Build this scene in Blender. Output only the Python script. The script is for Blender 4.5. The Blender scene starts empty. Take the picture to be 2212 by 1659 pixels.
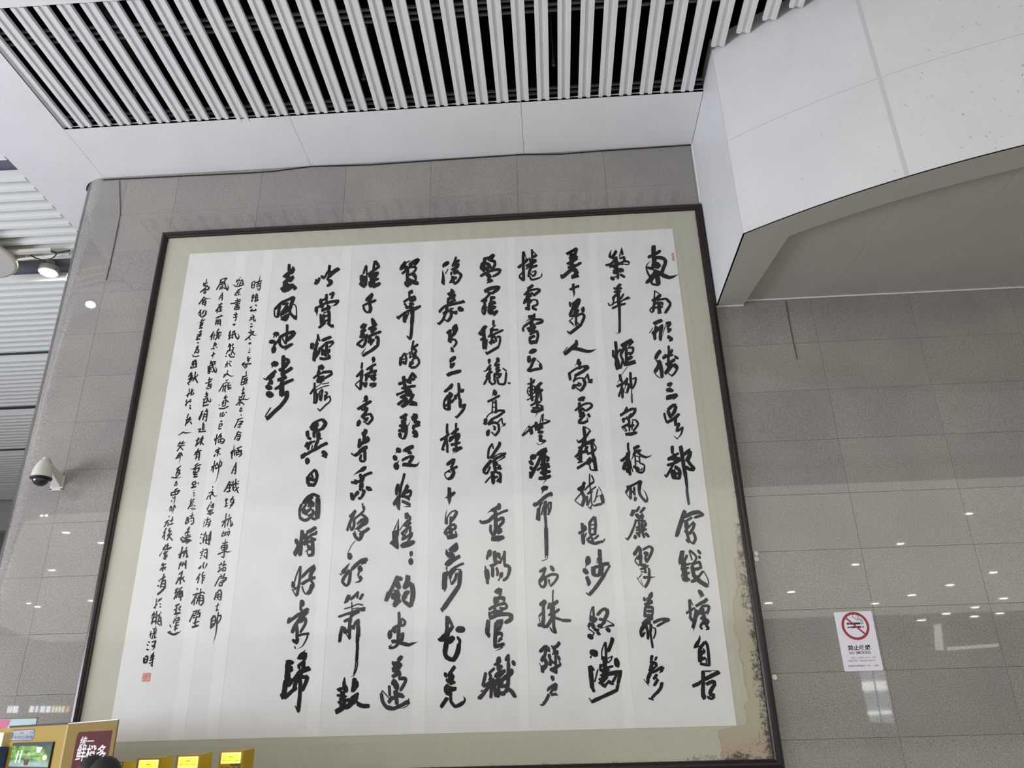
import bpy, bmesh, math, random
from mathutils import Vector, Matrix
random.seed(7)
SC = bpy.context.scene
COL = SC.collection
PI = math.pi

# ------------------------------------------------------------------ camera
PW, PH, FPX = 2212.0, 1659.0, 1688.101
CAM = Vector((0.0, -8.0, 1.6))
RIGHT = Vector((0.9981637, 0.0554927, -0.0242875)); UP = Vector((0.0446633, -0.4033638, 0.9139490)); FWD = Vector((-0.0409208, 0.9133555, 0.4051016))
cd = bpy.data.cameras.new('camera'); cam = bpy.data.objects.new('camera', cd); COL.objects.link(cam)
cam.matrix_world = Matrix(((RIGHT.x, UP.x, -FWD.x, CAM.x), (RIGHT.y, UP.y, -FWD.y, CAM.y), (RIGHT.z, UP.z, -FWD.z, CAM.z), (0, 0, 0, 1)))
cd.sensor_fit = 'HORIZONTAL'; cd.sensor_width = 36.0; cd.lens = 36.0 * FPX / PW; cd.clip_end = 300
SC.camera = cam

def ray(x, y): return RIGHT * ((x - PW / 2) / FPX) - UP * ((y - PH / 2) / FPX) + FWD
def at_y(x, y, Y):      # point where the photo's pixel meets the plane y = Y
    d = ray(x, y); return CAM + d * ((Y - CAM.y) / d.y)
def at_z(x, y, Z):
    d = ray(x, y); return CAM + d * ((Z - CAM.z) / d.z)

# ------------------------------------------------------------------ world, light, exposure
w = bpy.data.worlds.new('world'); SC.world = w; w.use_nodes = True
bg = w.node_tree.nodes['Background']; bg.inputs[0].default_value = (0.95, 0.975, 1.0, 1); bg.inputs[1].default_value = 0.52
def area(name, loc, rot, sx, sy, power, col):
    l = bpy.data.lights.new(name, 'AREA'); l.shape = 'RECTANGLE'; l.size = sx; l.size_y = sy; l.energy = power; l.color = col
    o = bpy.data.objects.new(name, l); COL.objects.link(o); o.location = loc; o.rotation_euler = rot; return o
# daylight through the glazed side of the hall (left), and one broad unseen light added in place of the hall's lamps
area('daylight_left', (-16.5, -7.8, 1.9), (0, math.radians(-118), 0), 3.6, 9.6, 2500, (0.83, 0.87, 1.0))
area('added_hall_fill', (0, -33, 8.355), (0, 0, 0), 74, 34, 14500, (1.0, 0.955, 0.875))
SC.view_settings.view_transform = 'Standard'; SC.view_settings.look = 'None'
SC.view_settings.exposure = 0.0; SC.view_settings.gamma = 1.0; SC.view_settings.use_curve_mapping = False

# ------------------------------------------------------------------ materials
def mat(name, col, rough=0.5, metal=0.0, spec=0.5, emit=None, estr=0.0, coat=0.0):
    m = bpy.data.materials.new(name); m.use_nodes = True; b = m.node_tree.nodes['Principled BSDF']
    b.inputs['Base Color'].default_value = (*col, 1); b.inputs['Roughness'].default_value = rough
    b.inputs['Metallic'].default_value = metal; b.inputs['Specular IOR Level'].default_value = spec
    if coat: b.inputs['Coat Weight'].default_value = coat; b.inputs['Coat Roughness'].default_value = 0.05
    if emit: b.inputs['Emission Color'].default_value = (*emit, 1); b.inputs['Emission Strength'].default_value = estr
    return m
class NT:
    def __init__(s, m): s.t = m.node_tree; s.b = s.t.nodes['Principled BSDF']
    def n(s, kind, **kw):
        x = s.t.nodes.new(kind)
        for k, v in kw.items():
            if k.startswith('i_'): x.inputs[int(k[2:]) if k[2:].isdigit() else k[2:].replace('_', ' ')].default_value = v
            else: setattr(x, k, v)
        return x
    def l(s, a, b): s.t.links.new(a, b)
    def ramp(s, src, stops):
        r = s.n('ShaderNodeValToRGB'); e = r.color_ramp.elements
        e[0].position, e[0].color = stops[0][0], (*stops[0][1], 1); e[1].position, e[1].color = stops[-1][0], (*stops[-1][1], 1)
        for p, c in stops[1:-1]:
            q = e.new(p); q.color = (*c, 1)
        s.l(src, r.inputs[0]); return r.outputs[0]
    def mix(s, fac, a, b, mode='MIX'):
        x = s.n('ShaderNodeMix', data_type='RGBA', blend_type=mode)
        for i, v in ((0, fac), (6, a), (7, b)):
            if hasattr(v, 'is_linked'): s.l(v, x.inputs[i])
            else: x.inputs[i].default_value = v if i == 0 else (*v, 1)
        return x.outputs[2]
    def noise(s, co, scale, detail=2.0, rough=0.5):
        x = s.n('ShaderNodeTexNoise'); x.inputs['Scale'].default_value = scale; x.inputs['Detail'].default_value = detail
        x.inputs['Roughness'].default_value = rough; s.l(co, x.inputs['Vector']); return x.outputs['Fac']
    def coord(s, which='Object'): return s.n('ShaderNodeTexCoord').outputs[which]
    def worldpos(s): return s.n('ShaderNodeNewGeometry').outputs['Position']
    def math(s, op, a, b=None):
        x = s.n('ShaderNodeMath', operation=op)
        for i, v in ((0, a), (1, b)):
            if v is None: continue
            if hasattr(v, 'is_linked'): s.l(v, x.inputs[i])
            else: x.inputs[i].default_value = v
        return x.outputs[0]
M = {}
def granite():
    m = mat('granite', (0.3, 0.29, 0.27), 0.018, spec=0.42); k = NT(m); p = k.worldpos()
    n1 = k.noise(p, 78, 2, 0.65); n2 = k.noise(p, 150, 2, 0.7); n3 = k.noise(p, 1.3, 2, 0.5)
    base = k.ramp(n1, [(0.33, (0.215, 0.202, 0.187)), (0.5, (0.282, 0.270, 0.251)), (0.68, (0.355, 0.341, 0.322))])
    spk = k.ramp(n2, [(0.33, (0.44, 0.43, 0.42)), (0.47, (1, 1, 1)), (0.66, (1.16, 1.14, 1.10))])
    c = k.mix(1.0, base, spk, 'MULTIPLY')
    big = k.ramp(n3, [(0.3, (0.90, 0.90, 0.91)), (0.7, (1.06, 1.05, 1.04))])
    c = k.mix(1.0, c, big, 'MULTIPLY')
    oi = k.n('ShaderNodeObjectInfo').outputs['Random']
    tv = k.ramp(oi, [(0.0, (0.95, 0.95, 0.96)), (1.0, (1.04, 1.035, 1.02))])
    c = k.mix(1.0, c, tv, 'MULTIPLY')
    st = k.noise(p, 5.5, 4, 0.6)
    smf = k.ramp(st, [(0.66, (0, 0, 0)), (0.78, (0.35, 0.35, 0.35))])
    c = k.mix(smf, c, (0.16, 0.15, 0.14))
    k.l(c, k.b.inputs['Base Color'])
    return m
M['granite'] = granite()
M['grout'] = mat('grout', (0.16, 0.152, 0.142), 0.8)
def panel_mat(name, col, rough, dirt=0.0):
    m = mat(name, col, rough, spec=0.35); k = NT(m); p = k.worldpos()
    n = k.noise(p, 1.7, 3, 0.5)
    c = k.ramp(n, [(0.3, tuple(v * 0.965 for v in col)), (0.7, tuple(min(1, v * 1.02) for v in col))])
    if dirt:
        sx = k.n('ShaderNodeSeparateXYZ'); k.l(p, sx.inputs[0])
        g = k.math('MULTIPLY', k.math('SUBTRACT', sx.outputs[0], 3.2), 0.35)
        s = k.noise(p, 24, 2, 0.7)
        thr = k.math('SUBTRACT', k.math('ADD', s, k.math('MULTIPLY', k.math('MINIMUM', g, 0.8), 0.085)), 0.715)
        f = k.math('MINIMUM', k.math('MAXIMUM', k.math('MULTIPLY', thr, 28.0), 0.0), 0.65)
        c = k.mix(f, c, (0.22, 0.20, 0.21))
    k.l(c, k.b.inputs['Base Color']); return m
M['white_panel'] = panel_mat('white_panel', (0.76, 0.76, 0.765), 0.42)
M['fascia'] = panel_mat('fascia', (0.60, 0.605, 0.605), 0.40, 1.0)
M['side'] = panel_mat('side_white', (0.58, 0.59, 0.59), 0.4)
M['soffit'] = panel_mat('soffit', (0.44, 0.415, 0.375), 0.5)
M['slat'] = panel_mat('slat', (0.75, 0.745, 0.75), 0.38)
M['slat_far'] = mat('slat_far', (0.80, 0.81, 0.77), 0.4)
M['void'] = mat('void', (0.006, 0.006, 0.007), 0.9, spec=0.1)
M['void_grey'] = mat('void_grey', (0.16, 0.17, 0.20), 0.8)
M['rail'] = mat('rail', (0.10, 0.10, 0.105), 0.5)
M['tape'] = mat('tape', (0.50, 0.50, 0.505), 0.5)
M['black'] = mat('black', (0.01, 0.01, 0.011), 0.5)
M['cable'] = mat('cable', (0.03, 0.028, 0.026), 0.6)
M['white'] = mat('white', (0.78, 0.78, 0.74), 0.4)
M['floor'] = mat('floor', (0.55, 0.54, 0.52), 0.25)
M['far'] = panel_mat('far', (0.5, 0.49, 0.46), 0.5)
M['lamp'] = mat('lamp', (1, 1, 1), 0.4, emit=(1.0, 0.90, 0.58), estr=95.0)
M['lamp_small'] = mat('lamp_small', (1, 1, 1), 0.4, emit=(1.0, 0.88, 0.64), estr=75.0)
def wood():
    m = mat('mahogany', (0.02, 0.008, 0.008), 0.28, spec=0.4); k = NT(m); p = k.worldpos()
    mp = k.n('ShaderNodeMapping'); mp.inputs['Scale'].default_value = (3, 3, 3); k.l(p, mp.inputs[0])
    c = k.ramp(k.noise(mp.outputs[0], 9, 4, 0.6), [(0.35, (0.009, 0.004, 0.005)), (0.7, (0.020, 0.008, 0.009))])
    k.l(c, k.b.inputs['Base Color']); return m
M['wood'] = wood()
def silk():
    # olive silk mount, with the water stain and mould along its right and bottom edges
    m = mat('silk_mount', (0.42, 0.405, 0.31), 0.55, spec=0.25); k = NT(m); p = k.worldpos()
    sx = k.n('ShaderNodeSeparateXYZ'); k.l(p, sx.inputs[0]); X, Z = sx.outputs[0], sx.outputs[2]
    n = k.noise(p, 2.0, 3, 0.5); fine = k.noise(p, 60, 2, 0.5)
    c = k.ramp(n, [(0.3, (0.46, 0.447, 0.36)), (0.7, (0.50, 0.487, 0.395))])
    c = k.mix(0.5, c, k.ramp(fine, [(0.3, (0.45, 0.437, 0.352)), (0.7, (0.51, 0.497, 0.403))]))
    e1 = k.noise(p, 2.3, 6, 0.65); e2 = k.noise(p, 9, 5, 0.7); e3 = k.noise(p, 34, 4, 0.75)
    # tide line: distance in from the right edge (x = 1.93), wider towards the bottom
    dx = k.math('SUBTRACT', 1.93, X)
    up = k.math('SUBTRACT', 3.75, Z)                                # grows downwards
    wid = k.math('ADD', k.math('MINIMUM', k.math('MULTIPLY', k.math('MAXIMUM', up, 0.0), 0.16), 0.19), k.math('MULTIPLY', k.math('SUBTRACT', e1, 0.5), 0.42))
    wid = k.math('MULTIPLY', wid, k.math('MINIMUM', k.math('MULTIPLY', k.math('MAXIMUM', up, 0.0), 4.0), 1.0))
    low = k.math('MULTIPLY', k.math('MINIMUM', k.math('MULTIPLY', k.math('MAXIMUM', k.math('SUBTRACT', 1.60, Z), 0.0), 20.0), 1.0), 0.30)
    dd = k.math('SUBTRACT', k.math('ADD', wid, low), dx)            # > 0 inside the stain
    ins = k.math('MINIMUM', k.math('MAXIMUM', k.math('MULTIPLY', dd, 90.0), 0.0), 1.0)
    edge = k.math('MULTIPLY', ins, k.math('SUBTRACT', 1.0, k.math('MINIMUM', k.math('MULTIPLY', k.math('MAXIMUM', dd, 0.0), 45.0), 1.0)))
    c = k.mix(k.math('MULTIPLY', ins, 0.62), c, (0.40, 0.345, 0.25))
    c = k.mix(k.math('MULTIPLY', edge, 0.6), c, (0.21, 0.16, 0.10))
    pk = k.math('MINIMUM', k.math('MAXIMUM', k.math('MULTIPLY', k.math('SUBTRACT', 1.58, Z), 4.0), 0.0), 0.6)
    c = k.mix(k.math('MULTIPLY', pk, ins), c, (0.42, 0.32, 0.25))
    # mould: along the right frame below z = 4 and along the bottom frame
    mr = k.math('SUBTRACT', k.math('MULTIPLY', k.math('MINIMUM', k.math('MAXIMUM', k.math('MULTIPLY', k.math('SUBTRACT', 4.05, Z), 0.9), 0.0), 1.0), 0.085), dx)
    mb = k.math('SUBTRACT', k.math('MULTIPLY', k.math('MINIMUM', k.math('MAXIMUM', k.math('MULTIPLY', k.math('SUBTRACT', X, 0.9), 1.4), 0.0), 1.0), 0.075), k.math('SUBTRACT', Z, 1.305))
    cr = k.math('SUBTRACT', 0.24, k.math('ADD', k.math('MULTIPLY', dx, 0.75), k.math('MULTIPLY', k.math('SUBTRACT', Z, 1.305), 0.75)))
    md = k.math('MAXIMUM', k.math('MAXIMUM', mr, mb), k.math('MULTIPLY', cr, 0.35))
    mo = k.math('ADD', k.math('MULTIPLY', md, 4.2), k.math('MULTIPLY', k.math('SUBTRACT', k.math('ADD', k.math('MULTIPLY', e2, 0.5), k.math('MULTIPLY', e3, 0.5)), 0.52), 3.2))
    mo = k.math('MINIMUM', k.math('MAXIMUM', k.math('MULTIPLY', mo, 3.0), 0.0), 0.9)
    gate = k.math('MINIMUM', k.math('MAXIMUM', k.math('MULTIPLY', k.math('ADD', md, 0.03), 30.0), 0.0), 1.0)
    c = k.mix(k.math('MULTIPLY', mo, gate), c, (0.045, 0.038, 0.034))
    k.l(c, k.b.inputs['Base Color']); return m
M['silk'] = silk()
M['silk_band'] = mat('silk_band', (0.46, 0.44, 0.325), 0.55, spec=0.25)
def paper(name, a, b):
    m = mat(name, a, 0.7, spec=0.2); k = NT(m); p = k.worldpos()
    c = k.ramp(k.noise(p, 3.0, 4, 0.55), [(0.3, a), (0.7, b)]); k.l(c, k.b.inputs['Base Color']); return m
M['paper'] = paper('rice_paper', (0.685, 0.680, 0.665), (0.735, 0.730, 0.715))
M['strip'] = paper('paper_strip', (0.735, 0.730, 0.712), (0.765, 0.76, 0.745))
def ink(name, a, b):
    m = mat(name, a, 0.85, spec=0.08); k = NT(m); p = k.worldpos()
    c = k.ramp(k.noise(p, 8, 3, 0.6), [(0.3, a), (0.75, b)]); k.l(c, k.b.inputs['Base Color']); return m
M['ink'] = ink('ink', (0.009, 0.010, 0.011), (0.015, 0.015, 0.017))
M['ink_pale'] = ink('ink_pale', (0.034, 0.032, 0.032), (0.050, 0.047, 0.046))
M['seal'] = mat('seal_red', (0.55, 0.20, 0.17), 0.7)
M['seal_light'] = mat('seal_light', (0.70, 0.52, 0.48), 0.7)
def glass():
    m = bpy.data.materials.new('glazing'); m.use_nodes = True; t = m.node_tree; t.nodes.clear()
    o = t.nodes.new('ShaderNodeOutputMaterial'); mx = t.nodes.new('ShaderNodeMixShader'); fr = t.nodes.new('ShaderNodeFresnel')
    tr = t.nodes.new('ShaderNodeBsdfTransparent'); gl = t.nodes.new('ShaderNodeBsdfGlossy'); gl.inputs['Roughness'].default_value = 0.06
    t.nodes.remove(fr); lw = t.nodes.new('ShaderNodeLayerWeight'); pw = t.nodes.new('ShaderNodeMath'); pw.operation = 'POWER'; pw.inputs[1].default_value = 5.0
    ma = t.nodes.new('ShaderNodeMath'); ma.operation = 'MULTIPLY_ADD'; ma.inputs[1].default_value = 0.90; ma.inputs[2].default_value = 0.016
    t.links.new(lw.outputs['Facing'], pw.inputs[0]); t.links.new(pw.outputs[0], ma.inputs[0]); t.links.new(ma.outputs[0], mx.inputs[0]); t.links.new(tr.outputs[0], mx.inputs[1]); t.links.new(gl.outputs[0], mx.inputs[2])
    t.links.new(mx.outputs[0], o.inputs[0]); return m
M['glass'] = glass()
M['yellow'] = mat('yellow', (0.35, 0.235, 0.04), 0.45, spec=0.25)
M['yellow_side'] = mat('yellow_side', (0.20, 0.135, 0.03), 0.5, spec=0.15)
M['kiosk'] = mat('kiosk_yellow', (0.48, 0.31, 0.02), 0.45, spec=0.2)
M['darkred'] = mat('dark_red', (0.075, 0.010, 0.013), 0.5, spec=0.12)
M['red'] = mat('red', (0.32, 0.02, 0.03), 0.5)
M['signwhite'] = mat('sign_white', (0.72, 0.71, 0.78), 0.35)
M['plainwhite'] = mat('plain_white', (0.75, 0.74, 0.74), 0.5)
M['navy'] = mat('navy', (0.02, 0.05, 0.14), 0.4)
M['teal'] = mat('teal', (0.02, 0.14, 0.20), 0.4)
M['lcd'] = mat('lcd', (0.8, 0.8, 0.1), 0.4, emit=(1.0, 0.98, 0.09), estr=0.95)
M['lcd_edge'] = mat('lcd_edge', (0.8, 0.8, 0.5), 0.4, emit=(1.0, 1.0, 0.5), estr=0.8)
M['lcdink'] = mat('lcd_ink', (0.14, 0.14, 0.02), 0.5)
M['panelglow'] = mat('panel_glow', (0.8, 0.8, 0.7), 0.5, emit=(1.0, 1.0, 0.72), estr=0.75)
M['dome'] = mat('dome', (0.012, 0.014, 0.018), 0.05, spec=0.8)
M['cream'] = mat('cream', (0.60, 0.575, 0.52), 0.4)
M['hair'] = mat('hair', (0.008, 0.007, 0.007), 0.6)
M['skin'] = mat('skin', (0.48, 0.28, 0.19), 0.5)
M['jacket_dark'] = mat('jacket_dark', (0.02, 0.022, 0.028), 0.8)
M['jacket_grey'] = mat('jacket_grey', (0.09, 0.09, 0.10), 0.8)
M['trousers'] = mat('trousers', (0.03, 0.03, 0.04), 0.8)
M['metal'] = mat('metal', (0.45, 0.45, 0.46), 0.35, 0.8)
M['pink'] = mat('poster_pink', (0.55, 0.10, 0.22), 0.4)
M['pale_blue'] = mat('poster_blue', (0.42, 0.55, 0.58), 0.4)
def screen():
    m = mat('screen', (0.02, 0.02, 0.02), 0.2); k = NT(m); co = k.coord('Generated')
    sx = k.n('ShaderNodeSeparateXYZ'); k.l(co, sx.inputs[0])
    n = k.noise(co, 4.5, 4, 0.6)
    c = k.ramp(n, [(0.35, (0.02, 0.08, 0.02)), (0.48, (0.16, 0.42, 0.07)), (0.58, (0.35, 0.62, 0.12)), (0.7, (0.75, 0.9, 0.7))])
    f = k.math('MINIMUM', k.math('MAXIMUM', k.math('MULTIPLY', k.math('SUBTRACT', 0.36, sx.outputs[2]), 4.0), 0.0), 0.8)
    c = k.mix(f, c, (0.45, 0.58, 0.62))
    g = k.math('MINIMUM', k.math('MAXIMUM', k.math('MULTIPLY', k.math('SUBTRACT', k.math('ADD', sx.outputs[0], k.math('MULTIPLY', sx.outputs[2], 0.35)), 1.0), 6.0), 0.0), 0.9)
    c = k.mix(g, c, (0.03, 0.08, 0.04))
    k.l(c, k.b.inputs['Emission Color']); k.b.inputs['Emission Strength'].default_value = 0.9; return m
M['screen'] = screen()

# ------------------------------------------------------------------ helpers
def obj(name, bm, m, parent=None, smooth=False):
    me = bpy.data.meshes.new(name); bm.to_mesh(me); bm.free()
    if m is not None: me.materials.append(m)
    if smooth:
        for f in me.polygons: f.use_smooth = True
    o = bpy.data.objects.new(name, me); COL.objects.link(o)
    if parent is not None: o.parent = parent
    return o
def tag(o, label=None, cat=None, group=None, kind=None):
    if label: o['label'] = label
    if cat: o['category'] = cat
    if group: o['group'] = group
    if kind: o['kind'] = kind
    return o
def empty(name, loc=(0, 0, 0), rz=0.0, label=None, cat=None, group=None, kind=None):
    o = bpy.data.objects.new(name, None); COL.objects.link(o); o.location = loc; o.rotation_euler = (0, 0, rz); o.empty_display_size = 0.1
    return tag(o, label, cat, group, kind)
def bx(bm, x0, x1, y0, y1, z0, z1, mi=0):
    v = [bm.verts.new(p) for p in ((x0,y0,z0),(x1,y0,z0),(x1,y1,z0),(x0,y1,z0),(x0,y0,z1),(x1,y0,z1),(x1,y1,z1),(x0,y1,z1))]
    for f in ((0,3,2,1),(4,5,6,7),(0,1,5,4),(1,2,6,5),(2,3,7,6),(3,0,4,7)):
        q = bm.faces.new([v[i] for i in f]); q.material_index = mi
    return v
def box(name, x0, x1, y0, y1, z0, z1, m, parent=None, bev=0.0):
    bm = bmesh.new(); bx(bm, x0, x1, y0, y1, z0, z1)
    if bev: bmesh.ops.bevel(bm, geom=bm.edges[:], offset=bev, segments=1, affect='EDGES')
    return obj(name, bm, m, parent)
def prism(bm, pts, ext):         # pts: closed loop of Vectors, ext: Vector
    a = [bm.verts.new(p) for p in pts]; b = [bm.verts.new(Vector(p) + ext) for p in pts]
    bm.faces.new(a[::-1]); bm.faces.new(b); n = len(a)
    for i in range(n): bm.faces.new((a[i], a[(i+1) % n], b[(i+1) % n], b[i]))
def tube(bm, pts, r, seg=8, caps=True):
    pts = [Vector(p) for p in pts]; rings = []
    for i, p in enumerate(pts):
        t = (pts[min(i+1, len(pts)-1)] - pts[max(i-1, 0)]).normalized()
        a = t.orthogonal().normalized() if i == 0 else (rings_a - t * rings_a.dot(t)).normalized()
        rings_a = a; b = t.cross(a)
        rr = r[i] if isinstance(r, (list, tuple)) else r
        rings.append([bm.verts.new(p + (a * math.cos(2*PI*k/seg) + b * math.sin(2*PI*k/seg)) * rr) for k in range(seg)])
    for i in range(len(rings)-1):
        for k in range(seg): bm.faces.new((rings[i][k], rings[i][(k+1) % seg], rings[i+1][(k+1) % seg], rings[i+1][k]))
    if caps: bm.faces.new(rings[0][::-1]); bm.faces.new(rings[-1])
def lathe(bm, prof, c=(0, 0, 0), seg=28, ax='z'):
    rings = []
    for r, z in prof:
        ring = []
        for k in range(seg):
            a = 2*PI*k/seg; p = (r*math.cos(a), r*math.sin(a), z)
            if ax == 'y': p = (p[0], p[2], p[1])
            ring.append(bm.verts.new((p[0]+c[0], p[1]+c[1], p[2]+c[2])))
        rings.append(ring)
    for i in range(len(rings)-1):
        for k in range(seg): bm.faces.new((rings[i][k], rings[i][(k+1) % seg], rings[i+1][(k+1) % seg], rings[i+1][k]))
    bm.faces.new(rings[0][::-1]); bm.faces.new(rings[-1])
def fix(bm): bmesh.ops.recalc_face_normals(bm, faces=bm.faces[:])

# ------------------------------------------------------------------ setting: floor, void above the ceilings
box('floor', -34, 40, -60, 24, -0.12, 0.0, M['floor'])['kind'] = 'structure'
ZT = 8.377
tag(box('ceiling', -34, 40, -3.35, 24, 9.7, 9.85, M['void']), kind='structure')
# beyond the slats the hall opens up to the sky through the roof, then the lower ceiling of the far hall begins
tag(box('far_hall_ceiling', -34, 40, -60, -14.5, 8.36, 8.7, mat('far_ceiling', (0.62, 0.62, 0.60), 0.5)), kind='structure')

# back wall: concrete core and granite tiles
wall = empty('wall_back', (0, 0, 0), kind='structure')
box('wall_core', -5.62, 12.0, 0.03, 1.8, 0.0, 9.7, M['grout'], wall)
PZ = [0.0, 0.31, 0.884, 1.458, 2.032, 2.606, 3.180, 3.754, 4.345, 4.918, 5.491, 6.049, 6.62, 7.194, 7.765, 8.39]
PX = [-5.33, -4.64] + [-4.64 + 1.1045 * i for i in range(1, 15)]
G = 0.0007
tile_cache = {}
def tile(x0, x1, z0, z1):
    key = (round(x1-x0, 3), round(z1-z0, 3))
    if key not in tile_cache:
        hw, hh = (x1-x0)/2 - G, (z1-z0)/2 - G
        bm = bmesh.new(); e = 0.0012
        a = [bm.verts.new((sx*(hw-e), -0.001, sz*(hh-e))) for sx, sz in ((-1,-1),(1,-1),(1,1),(-1,1))]
        b = [bm.verts.new((sx*hw, e, sz*hh)) for sx, sz in ((-1,-1),(1,-1),(1,1),(-1,1))]
        c = [bm.verts.new((sx*hw, 0.029, sz*hh)) for sx, sz in ((-1,-1),(1,-1),(1,1),(-1,1))]
        bm.faces.new(a)
        for i in range(4):
            j = (i+1) % 4; bm.faces.new((b[i], b[j], a[j], a[i])); bm.faces.new((c[i], c[j], b[j], b[i]))
        fix(bm); me = bpy.data.meshes.new('granite_tile'); bm.to_mesh(me); bm.free(); me.materials.append(M['granite']); tile_cache[key] = me
    o = bpy.data.objects.new('granite_tile', tile_cache[key]); COL.objects.link(o); o.parent = wall
    o.location = ((x0+x1)/2, random.uniform(-0.0004, 0.0008), (z0+z1)/2)
for r in range(len(PZ)-1):
    for c in range(len(PX)-1):
        if PX[c] > 2.0 and PZ[r] > 6.3: continue
        tile(PX[c], PX[c+1], PZ[r], PZ[r+1])
# rounded corner pieces, one per course, then the wall's end face
RC, XC = 0.36, -5.66
def corner_piece(z0, z1):
    bm = bmesh.new(); pr = [(-5.33 - G, 0.0), (XC, 0.0)]
    for i in range(1, 13):
        a = PI/2 * i/12; pr.append((XC - RC*math.sin(a), RC - RC*math.cos(a)))
    pr += [(XC - RC, 0.62)]
    A = [bm.verts.new((x, y, z0+G)) for x, y in pr]; B = [bm.verts.new((x, y, z1-G)) for x, y in pr]
    for i in range(len(pr)-1): bm.faces.new((A[i], B[i], B[i+1], A[i+1]))
    C = [bm.verts.new((x+0.03*(x-XC)/-RC if False else max(x, XC-RC+0.03), max(y, 0.028), z0+G)) for x, y in pr]; D = [bm.verts.new((max(x, XC-RC+0.03), max(y, 0.028), z1-G)) for x, y in pr]
    for i in range(len(pr)-1): bm.faces.new((C[i], C[i+1], D[i+1], D[i]))
    for f in bm.faces:
        f.normal_update()
    return obj('corner_tile', bm, M['granite'], wall, True)
cz = PZ[:-1] + [ZT + 0.01]
for r in range(len(cz)-1): corner_piece(cz[r], cz[r+1])
box('wall_end', XC-RC+0.031, -5.6, 0.36, 1.8, 0, 9.7, M['grout'], wall)
for r in range(len(cz)-1): box('end_tile', XC-RC, XC-RC+0.029, 0.625, 1.75, cz[r]+G, cz[r+1]-G, M['granite'], wall)
# other sides of the hall, far off
tag(box('wall_front', -34, 40, -60, -59.8, 0, 8.7, M['far']), kind='structure')

# ------------------------------------------------------------------ white band under the slats (flat metal panels)
band = empty('ceiling_band', (0, 0, 0), kind='structure')
bx_ = [-5.66, -2.90, -0.125, 2.014]
for i in range(3): box('ceiling_panel', bx_[i]+0.002, bx_[i+1]-0.002, -0.905, 0.02, ZT, ZT+0.03, M['white_panel'], band)
box('panel_upstand', -5.66, 2.014, -0.905, -0.90, ZT+0.001, ZT+0.045, M['white_panel'], band)
box('void_dark_sheet', -5.66, 2.014, -0.895, -0.885, ZT+0.031, 9.69, M['void'], band)  # black sheets added so the space above the slats stays dark
box('void_dark_sheet', -5.66, 10.2, -3.28, -3.27, ZT+0.031, 9.69, M['void'], band)
box('front_fascia', -22, 10.2, -3.35, -3.29, ZT+0.031, 9.9, M['white_panel'], band)
lb = [(-6.67, -3.35), (-6.67, -0.02), (-6.67, 3.2), (-6.67, 6.4)]
for i in range(len(lb)-1):
    y0, y1 = lb[i][1], lb[i+1][1]
    box('ceiling_panel', -6.66, -5.663, y0+0.002, y1-0.002, ZT, ZT+0.03, M['white_panel'], band)
box('panel_upstand', -5.668, -5.663, -3.2, -0.91, ZT+0.001, ZT+0.045, M['white_panel'], band)
box('void_dark_sheet', -5.69, -5.68, -3.27, 1.0, ZT+0.031, 9.69, M['void'], band)
box('panel_upstand', -6.66, -6.65, -3.2, 6.4, ZT+0.031, ZT+0.15, M['void_grey'], band)
box('ceiling_panel', -22, -6.70, -3.35, -2.55, ZT, ZT+0.03, M['white_panel'], band)
box('ceiling_panel', -5.66, 10.2, -3.35, -2.62, ZT, ZT+0.03, M['white_panel'], band)
# dark sealant bead where the band meets the granite (wavy, as laid)
bm = bmesh.new(); bead = []
for p in [(187.5,412),(188,404),(192,397.5),(200,393),(210,390),(225,388.3),(400,380),(540,373.5),(590,370),(640,363.5),(672,359.8),(800,356),(960,345),(1130,333.6),(1170,333.4),(1215,332.6),(1290,326.5),(1380,320.5),(1493,313)]:
    q = at_y(p[0], p[1], -0.006) if p[0] > 222 else at_z(p[0], p[1], ZT-0.004)
    bead.append(q)
tube(bm, bead, 0.009, 6); tag(obj('trim_1', bm, M['black']), kind='structure')

# ------------------------------------------------------------------ near slat ceiling
slats = empty('slat_ceiling', (0, 0, 0), kind='structure')
def fascia_y(x):      # plan curve of the bulkhead front
    return CYF - math.sqrt(max(RF*RF - (x - CXF)**2, 0.0)) if x < CXF else CYF - RF
CXF, CYF, RF = 6.75, 5.05, 8.02
CYF = -1.452 + math.sqrt(RF*RF - (2.02-CXF)**2)
PROF = [(0,0.0),(0.045,0.0),(0.045,0.016),(0.095,0.016),(0.095,0.0),(0.14,0.0),(0.14,0.045),(0.0,0.045)]
for i in range(0, 38):
    x = -5.70 + 0.2405*i; y1 = -0.905 + random.uniform(-0.004, 0.004); z0 = ZT + 0.012
    if i == 9: y1 = -0.855; z0 = ZT - 0.004
    if x > 1.98:
        y1 = min(fascia_y(x), fascia_y(x+0.14)) - 0.012
    pr = PROF if i != 9 else [(a, b if b > 0.02 else b) for a, b in PROF]
    if y1 < -2.4: continue
    bm = bmesh.new()
    prism(bm, [Vector((x+a, -2.60, z0+b)) for a, b in pr], Vector((0, y1+2.60, 0))); fix(bm)
    obj('ceiling_slat', bm, M['slat'], slats)
for y, n in ((-0.94, 2), (-2.10, 3)):
    for k in range(n):
        yy = y - 0.075*k
        bm = bmesh.new(); bx(bm, -5.66, 2.0 if y > -1.5 else (2.6 if y > -3 else 5.5), yy-0.012, yy+0.012, ZT+0.075, ZT+0.10); obj('carrier_rail', bm, M['rail'], slats)
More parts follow.
